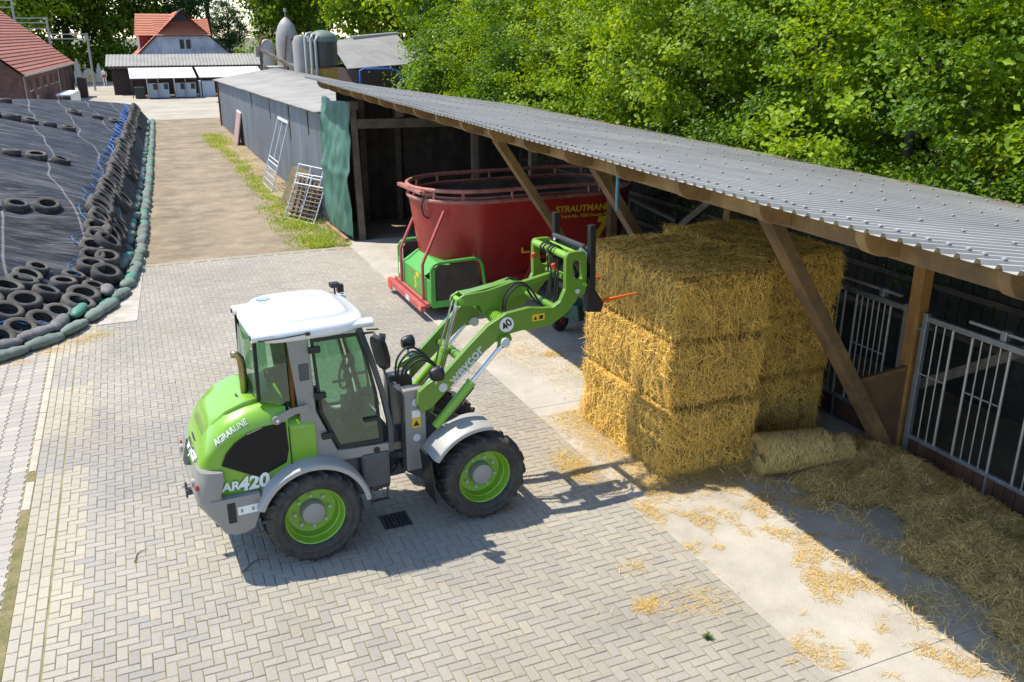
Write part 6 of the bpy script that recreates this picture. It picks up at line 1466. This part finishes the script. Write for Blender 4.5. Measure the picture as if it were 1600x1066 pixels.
MB().bar((-.6, 4, 4.2), (.9, -4, 2.9), .2, .18).build("tube", m_old, cv); MB().bar((.6, -1, 3.4), (2.3, -3, 2.9), .6, .06).build("blue_sheet", mat("blue_sheet", (.03, .12, .45), .5), cv); MB().bb(-.9, -.4, 3.8, 4.4, 3.7, 4.4).build("hopper", m_galvs, cv)
MB().cyl((-.6, 3.8, 0), (-.6, 3.8, 4.1), .08, n=8).build("leg", m_old, cv); MB().cyl((.4, -.6, 0), (.4, -.6, 3.4), .08, n=8).build("leg", m_old, cv)
rd = empty("concrete_hopper", (10.2, 66, 0)); tag(rd, "round pale concrete hopper at the end of the awning", "hopper")
MB().lathe([(.6, 0), (.6, 2.9), (.65, 3.0), (.55, 3.05), (.0001, 3.05)], (0, 0, 0), 'z', 18).build("shell", m_galvs, rd, smooth=40); MB().cyl((-.8, -.2, 0), (-.8, -.2, 3.15), .18, n=10).build("pipe", m_lgrey, rd, smooth=40)
wb = empty("timber_barn", (12, 50, 0)); tag(wb, "dark timber barn with grey roof half hidden by trees", "barn")
E0, E1, G0, G1 = Vector((-.35, 0, 3.35)), Vector((5.2, 4.2, 3.45)), Vector((-.3, 4.3, 4.75)), Vector((5.0, 8.6, 5.15))
MB().add([E0, E1, G1, G0], [(0, 1, 2, 3)]).build("roof", m_groof, wb).modifiers.new('s', 'SOLIDIFY').thickness = .05
MB().add([G0, G1, G1 + Vector((-1, 4, -1.6)), G0 + Vector((-1, 4, -1.6))], [(0, 1, 2, 3)]).build("roof", m_groof, wb)
MB().prism([(.35, .5), (5.1, 4.45), (4.0, 12), (-.6, 8.4)], 'z', 0, 3.3).build("wall", m_brown, wb)
MB().cyl(G0 + (G1 - G0) * .3 + Vector((0, 0, .05)), G1, .16, n=10).build("ridge_cap", m_lgrey, wb, smooth=40)
bh = MB(); bh.tube([(10.6, 43, 2.6), (10.6, 43, 3.55), (10.8, 43, 3.65), (12.2, 43, 3.62), (12.5, 43, 3.45), (12.7, 43, 2.9)], .045, 8); tag(bh.build("blue_hoop", mat("hoop_blue", (.02, .12, .5), .4), smooth=50), "bent blue tube before the dark timber barn", "tube")
# rack of poles behind the brick barn
pr_ = empty("pole_rack", (-5.4, 96, 0)); tag(pr_, "grey pole rack standing beyond the brick barn's roof", "rack")
for x, h in ((-2.6, 8.2), (0, 6.6), (3.2, 5.2)): MB().cyl((x, 0, 0), (x, 0, h), .10, n=8).build("pole", m_lgrey, pr_)
for x0, x1, zs in ((-5.5, -2.6, (8.0, 7.4)), (-2.6, 0, (6.5, 6.1, 5.6)), (0, 3.2, (5.1, 4.7))):
    for z in zs: MB().bar((x0, 0, z), (x1, 0, z), .08, .1).build("rail", m_lgrey, pr_)

# ------------------------------------------------------------ trees
m_bark = mat("bark", (.085, .065, .045), .95, col2=(.05, .042, .033), vs_=3, var=.3, bump=.8, bs=25)
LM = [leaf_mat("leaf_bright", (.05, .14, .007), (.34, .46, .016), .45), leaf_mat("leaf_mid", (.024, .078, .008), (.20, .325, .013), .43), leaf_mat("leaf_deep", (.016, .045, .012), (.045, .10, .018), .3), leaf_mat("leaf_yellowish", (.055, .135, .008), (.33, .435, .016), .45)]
def crown_mesh(name, seed, rx, ry, rz, cz, nclump, nleaf, size, m, spread, shell=.5, droop=0.):
    rs = random.Random(seed); v = []; f = []
    off = seed * 3.7
    for _ in range(nclump):
        while True:
            d = Vector((rs.gauss(0, 1), rs.gauss(0, 1), rs.gauss(0, 1)))
            if d.length > .1: break
        d.normalize()
        lump = 1 + .45 * noise.noise(Vector((d.x * 1.7 + off, d.y * 1.7, d.z * 1.7))) + .26 * noise.noise(Vector((d.x * 4 + off, d.y * 4, d.z * 4)))
        q = (shell + (1 - shell) * rs.random() ** .6) * lump
        c = Vector((d.x * rx * q, d.y * ry * q, cz + d.z * rz * q))
        sp = spread * rs.uniform(.6, 1.35); ax = (d + Vector((0, 0, .25)) + Vector((rs.gauss(0, .4), rs.gauss(0, .4), rs.gauss(0, .3)))).normalized()
        n_ = int(nleaf * rs.uniform(.6, 1.4))
        for k in range(n_):
            p = c + Vector((rs.gauss(0, sp), rs.gauss(0, sp), rs.gauss(0, sp * .55) - droop * abs(rs.gauss(0, sp))))
            nr = (ax * .6 + Vector((0, 0, .55)) + Vector((rs.gauss(0, .5), rs.gauss(0, .5), rs.gauss(0, .45)))).normalized()
            t = nr.orthogonal().normalized(); a = rs.uniform(0, 6.28); u = t * math.cos(a) + nr.cross(t) * math.sin(a); w = nr.cross(u)
            L_ = size * rs.uniform(.6, 1.25); i = len(v)
            v += [p - u * L_ * .5, p + w * L_ * .36 - u * L_ * .02 + nr * L_ * .08, p + u * L_ * .5 - nr * L_ * .12, p - w * L_ * .36 - u * L_ * .02 + nr * L_ * .08]
            f += [(i, i + 1, i + 2), (i, i + 2, i + 3)]
    me = bpy.data.meshes.new(name); me.from_pydata([tuple(p) for p in v], [], f); me.materials.append(m); return me
def trunk_mesh(name, seed, h, r, cz, rx, n=7):
    rs = random.Random(seed); b = MB(); top = Vector((rs.uniform(-.3, .3), rs.uniform(-.3, .3), h))
    b.tube([(0, 0, -.1), (.04, .02, h * .3), (top.x * .6, top.y * .6, h * .65), tuple(top)], [r * 1.2, r, r * .7, r * .3], 10)
    for k in range(n):
        t = rs.uniform(.3, .95); a = rs.uniform(0, 6.28); s = Vector((top.x * t, top.y * t, h * t)); e = s + Vector((math.cos(a) * rx * .75, math.sin(a) * rx * .75, rs.uniform(.3, .9) * rx * .6)); mid = s.lerp(e, .5) + Vector((0, 0, .12 * rx))
        b.tube([tuple(s), tuple(mid), tuple(e)], [r * .42, r * .26, r * .08], 6)
        for q in range(2):
            a2 = a + rs.uniform(-.9, .9); e2 = mid + Vector((math.cos(a2), math.sin(a2), rs.uniform(.1, .8))) * rx * .4; b.tube([tuple(mid), tuple(mid.lerp(e2, .5)), tuple(e2)], [r * .2, r * .12, r * .04], 5)
    o = b.build(name, m_bark, smooth=60); me = o.data; bpy.data.objects.remove(o); return me
def tree(x, y, crown, trunk, label, s=1., rz=0., cat="tree", group=None, sz=1.):
    t = empty("tree", (x, y, -.05), rz); t.scale = (s, s, s * sz); tag(t, label, cat, group)
    for nm, me in (("crown", crown), ("trunk", trunk)):
        o = bpy.data.objects.new(nm, me); COL.objects.link(o); o.parent = t
    return t
NC = [crown_mesh("crown", 1, 2.5, 2.5, 3.7, 4.6, 200, 130, .128, LM[0], .235), crown_mesh("crown", 2, 2.6, 2.5, 3.9, 4.6, 200, 130, .12, LM[1], .235), crown_mesh("crown", 3, 2.5, 2.6, 3.7, 4.4, 200, 130, .13, LM[3], .24)]
NT = trunk_mesh("trunk", 5, 5.0, .14, 4.0, 2.0, 8)
hedge = [(13.9, 5.2, 1, "leafy tree in the very corner at the right edge"), (14.3, 7.6, 0, "broadleaf tree at the right edge overhanging the shed roof"), (15.2, 9.6, 1, "dark green tree second from the right behind the shed roof"), (14.3, 12.6, 0, "lush bright tree in the middle of the row behind the shed roof"), (15.0, 15.9, 1, "mid green tree just left of the lush bright one behind the roof"), (14.2, 18.8, 2, "yellowish green tree overhanging the middle of the roof's back edge"), (14.6, 22.2, 0, "bright tree behind the roof above the feed mixer"), (14.4, 25.8, 2, "yellow green tree with drooping sprays left of centre"), (14.9, 29.6, 1, "dark leafy tree behind the far end of the shed roof"), (15.2, 33.5, 2, "light green bush-like tree left of the dark leafy one"), (15.3, 37.8, 1, "dense dark tree beside the timber barn"), (18.0, 11.0, 1, "tall tree standing in the second row at the upper right"), (18.5, 16.5, 2, "tall tree in the second row above the middle of the roof"), (18.6, 22.5, 1, "tall tree in the second row left of the middle"), (18.5, 5.2, 1, "tall tree in the second row at the right corner"), (18.8, 29.0, 0, "tall bright tree in the second row above the feed mixer"), (19.2, 36.0, 1, "tall dark tree in the second row behind the timber barn")]
for i, (x, y, k, lb) in enumerate(hedge):
    tree(x - (.7 if x < 16 else .3), y, NC[k], NT, lb, 1.0 if x < 16 else 1.3, i * 1.9, group="trees behind the shed", sz=rnd(.95, 1.12))
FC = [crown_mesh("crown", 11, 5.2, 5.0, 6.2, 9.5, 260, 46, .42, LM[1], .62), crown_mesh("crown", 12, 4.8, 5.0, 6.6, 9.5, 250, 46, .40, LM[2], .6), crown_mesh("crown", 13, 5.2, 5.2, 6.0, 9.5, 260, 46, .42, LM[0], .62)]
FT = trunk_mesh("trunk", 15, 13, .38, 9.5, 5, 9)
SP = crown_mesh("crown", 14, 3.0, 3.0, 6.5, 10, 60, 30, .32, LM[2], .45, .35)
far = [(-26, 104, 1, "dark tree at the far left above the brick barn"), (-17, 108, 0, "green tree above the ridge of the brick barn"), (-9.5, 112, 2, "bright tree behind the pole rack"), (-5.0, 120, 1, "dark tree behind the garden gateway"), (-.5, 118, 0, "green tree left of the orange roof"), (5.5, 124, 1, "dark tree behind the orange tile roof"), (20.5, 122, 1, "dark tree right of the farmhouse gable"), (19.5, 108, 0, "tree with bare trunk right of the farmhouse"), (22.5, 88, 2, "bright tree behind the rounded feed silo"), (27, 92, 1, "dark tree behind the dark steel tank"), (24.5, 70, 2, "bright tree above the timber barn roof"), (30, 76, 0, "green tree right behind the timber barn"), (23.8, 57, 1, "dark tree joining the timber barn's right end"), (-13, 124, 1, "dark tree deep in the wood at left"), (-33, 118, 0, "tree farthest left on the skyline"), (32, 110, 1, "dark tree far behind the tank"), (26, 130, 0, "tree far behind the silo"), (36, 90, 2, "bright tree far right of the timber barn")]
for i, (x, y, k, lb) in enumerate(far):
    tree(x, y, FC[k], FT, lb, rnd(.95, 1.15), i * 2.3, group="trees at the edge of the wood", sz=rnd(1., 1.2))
tree(9.5, 130, SP, FT, "thin tall tree with sparse crown against the sky", 1.0, 0., group="trees at the edge of the wood", sz=1.1)
tree(12.3, 134, SP, FT, "second thin sparse tree against the gap of sky", 1.05, 2., group="trees at the edge of the wood", sz=1.15)
for i, (x, y, k) in enumerate(((16.5, 150, 1), (9, 152, 0), (24, 155, 0))): tree(x, y, FC[k], FT, ['tree far off at the foot of the sky gap', 'far tree left of the sky gap', 'far tree right of the sky gap'][i], .62, i * 1.1, group='trees at the edge of the wood')
for i, (x, y, k) in enumerate(((25.5, 6, 1), (26.5, 14, 0), (26, 22, 1), (27, 31, 2), (28, 40, 1), (25, -2, 0))): tree(x, y, FC[k], FT, ['dark tree in the third row near the right corner', 'green tree in the third row at upper right', 'dark tree in the third row above the roof', 'bright tree in the third row left of the middle', 'dark tree in the third row behind the timber barn', 'green tree in the third row beyond the right edge'][i], .9, i * 1.7, group='trees behind the shed')
# undergrowth closing the wood's floor
rs = random.Random(3)
BUSH = crown_mesh("bush_crown", 21, 2.2, 2.2, 1.6, 1.3, 90, 44, .30, LM[1], .45)
bl_ = ["bush at the foot of the wood behind the pole rack", "bush left of the garden gateway", "bush right of the garden gateway", "low bush behind the low wing's left end", "bush between farmhouse and silo", "bush behind the rounded silo", "bush behind the dark tank", "bush beside the timber barn's gable", "bush at the far left beyond the brick barn"]
for i, (x, y) in enumerate(((-9, 116), (-6.4, 115), (.8, 116), (-1.8, 124), (15.5, 104), (17, 86), (19, 78), (18.2, 50), (-18, 112))):
    t = empty("bush", (x, y, 0), i * 1.3); t.scale = (1.3, 1.3, 1.5); tag(t, bl_[i], "bush", "bushes at the edge of the wood"); o = bpy.data.objects.new("crown", BUSH); COL.objects.link(o); o.parent = t
NB = crown_mesh("bush_crown", 22, 1.3, 1.5, 1.3, 2.3, 90, 110, .10, LM[1], .26)
nb_l = ["leafy shrub pushing over the roof edge at the right", "shrub touching the roof edge near the right corner", "shrub at the roof's back edge right of the middle", "shrub at the middle of the roof's back edge", "shrub at the roof's back edge left of the middle", "shrub rising over the far part of the roof", "shrub beside the far end of the roof", "shrub before the timber barn's right end"]
for i, (x, y, s) in enumerate(((12.3, 7.4, 1.05), (12.5, 9.8, .85), (12.5, 13.0, .9), (12.4, 16.6, 1.0), (12.4, 19.8, 1.15), (12.6, 24.0, 1.0), (12.9, 29.5, 1.2), (13.6, 38.0, 1.45))):
    t = empty("shrub", (x, y, 0), i * 1.7); t.scale = (s, s, s); tag(t, nb_l[i], "shrub", "shrubs along the shed's back"); o = bpy.data.objects.new("crown", NB); COL.objects.link(o); o.parent = t
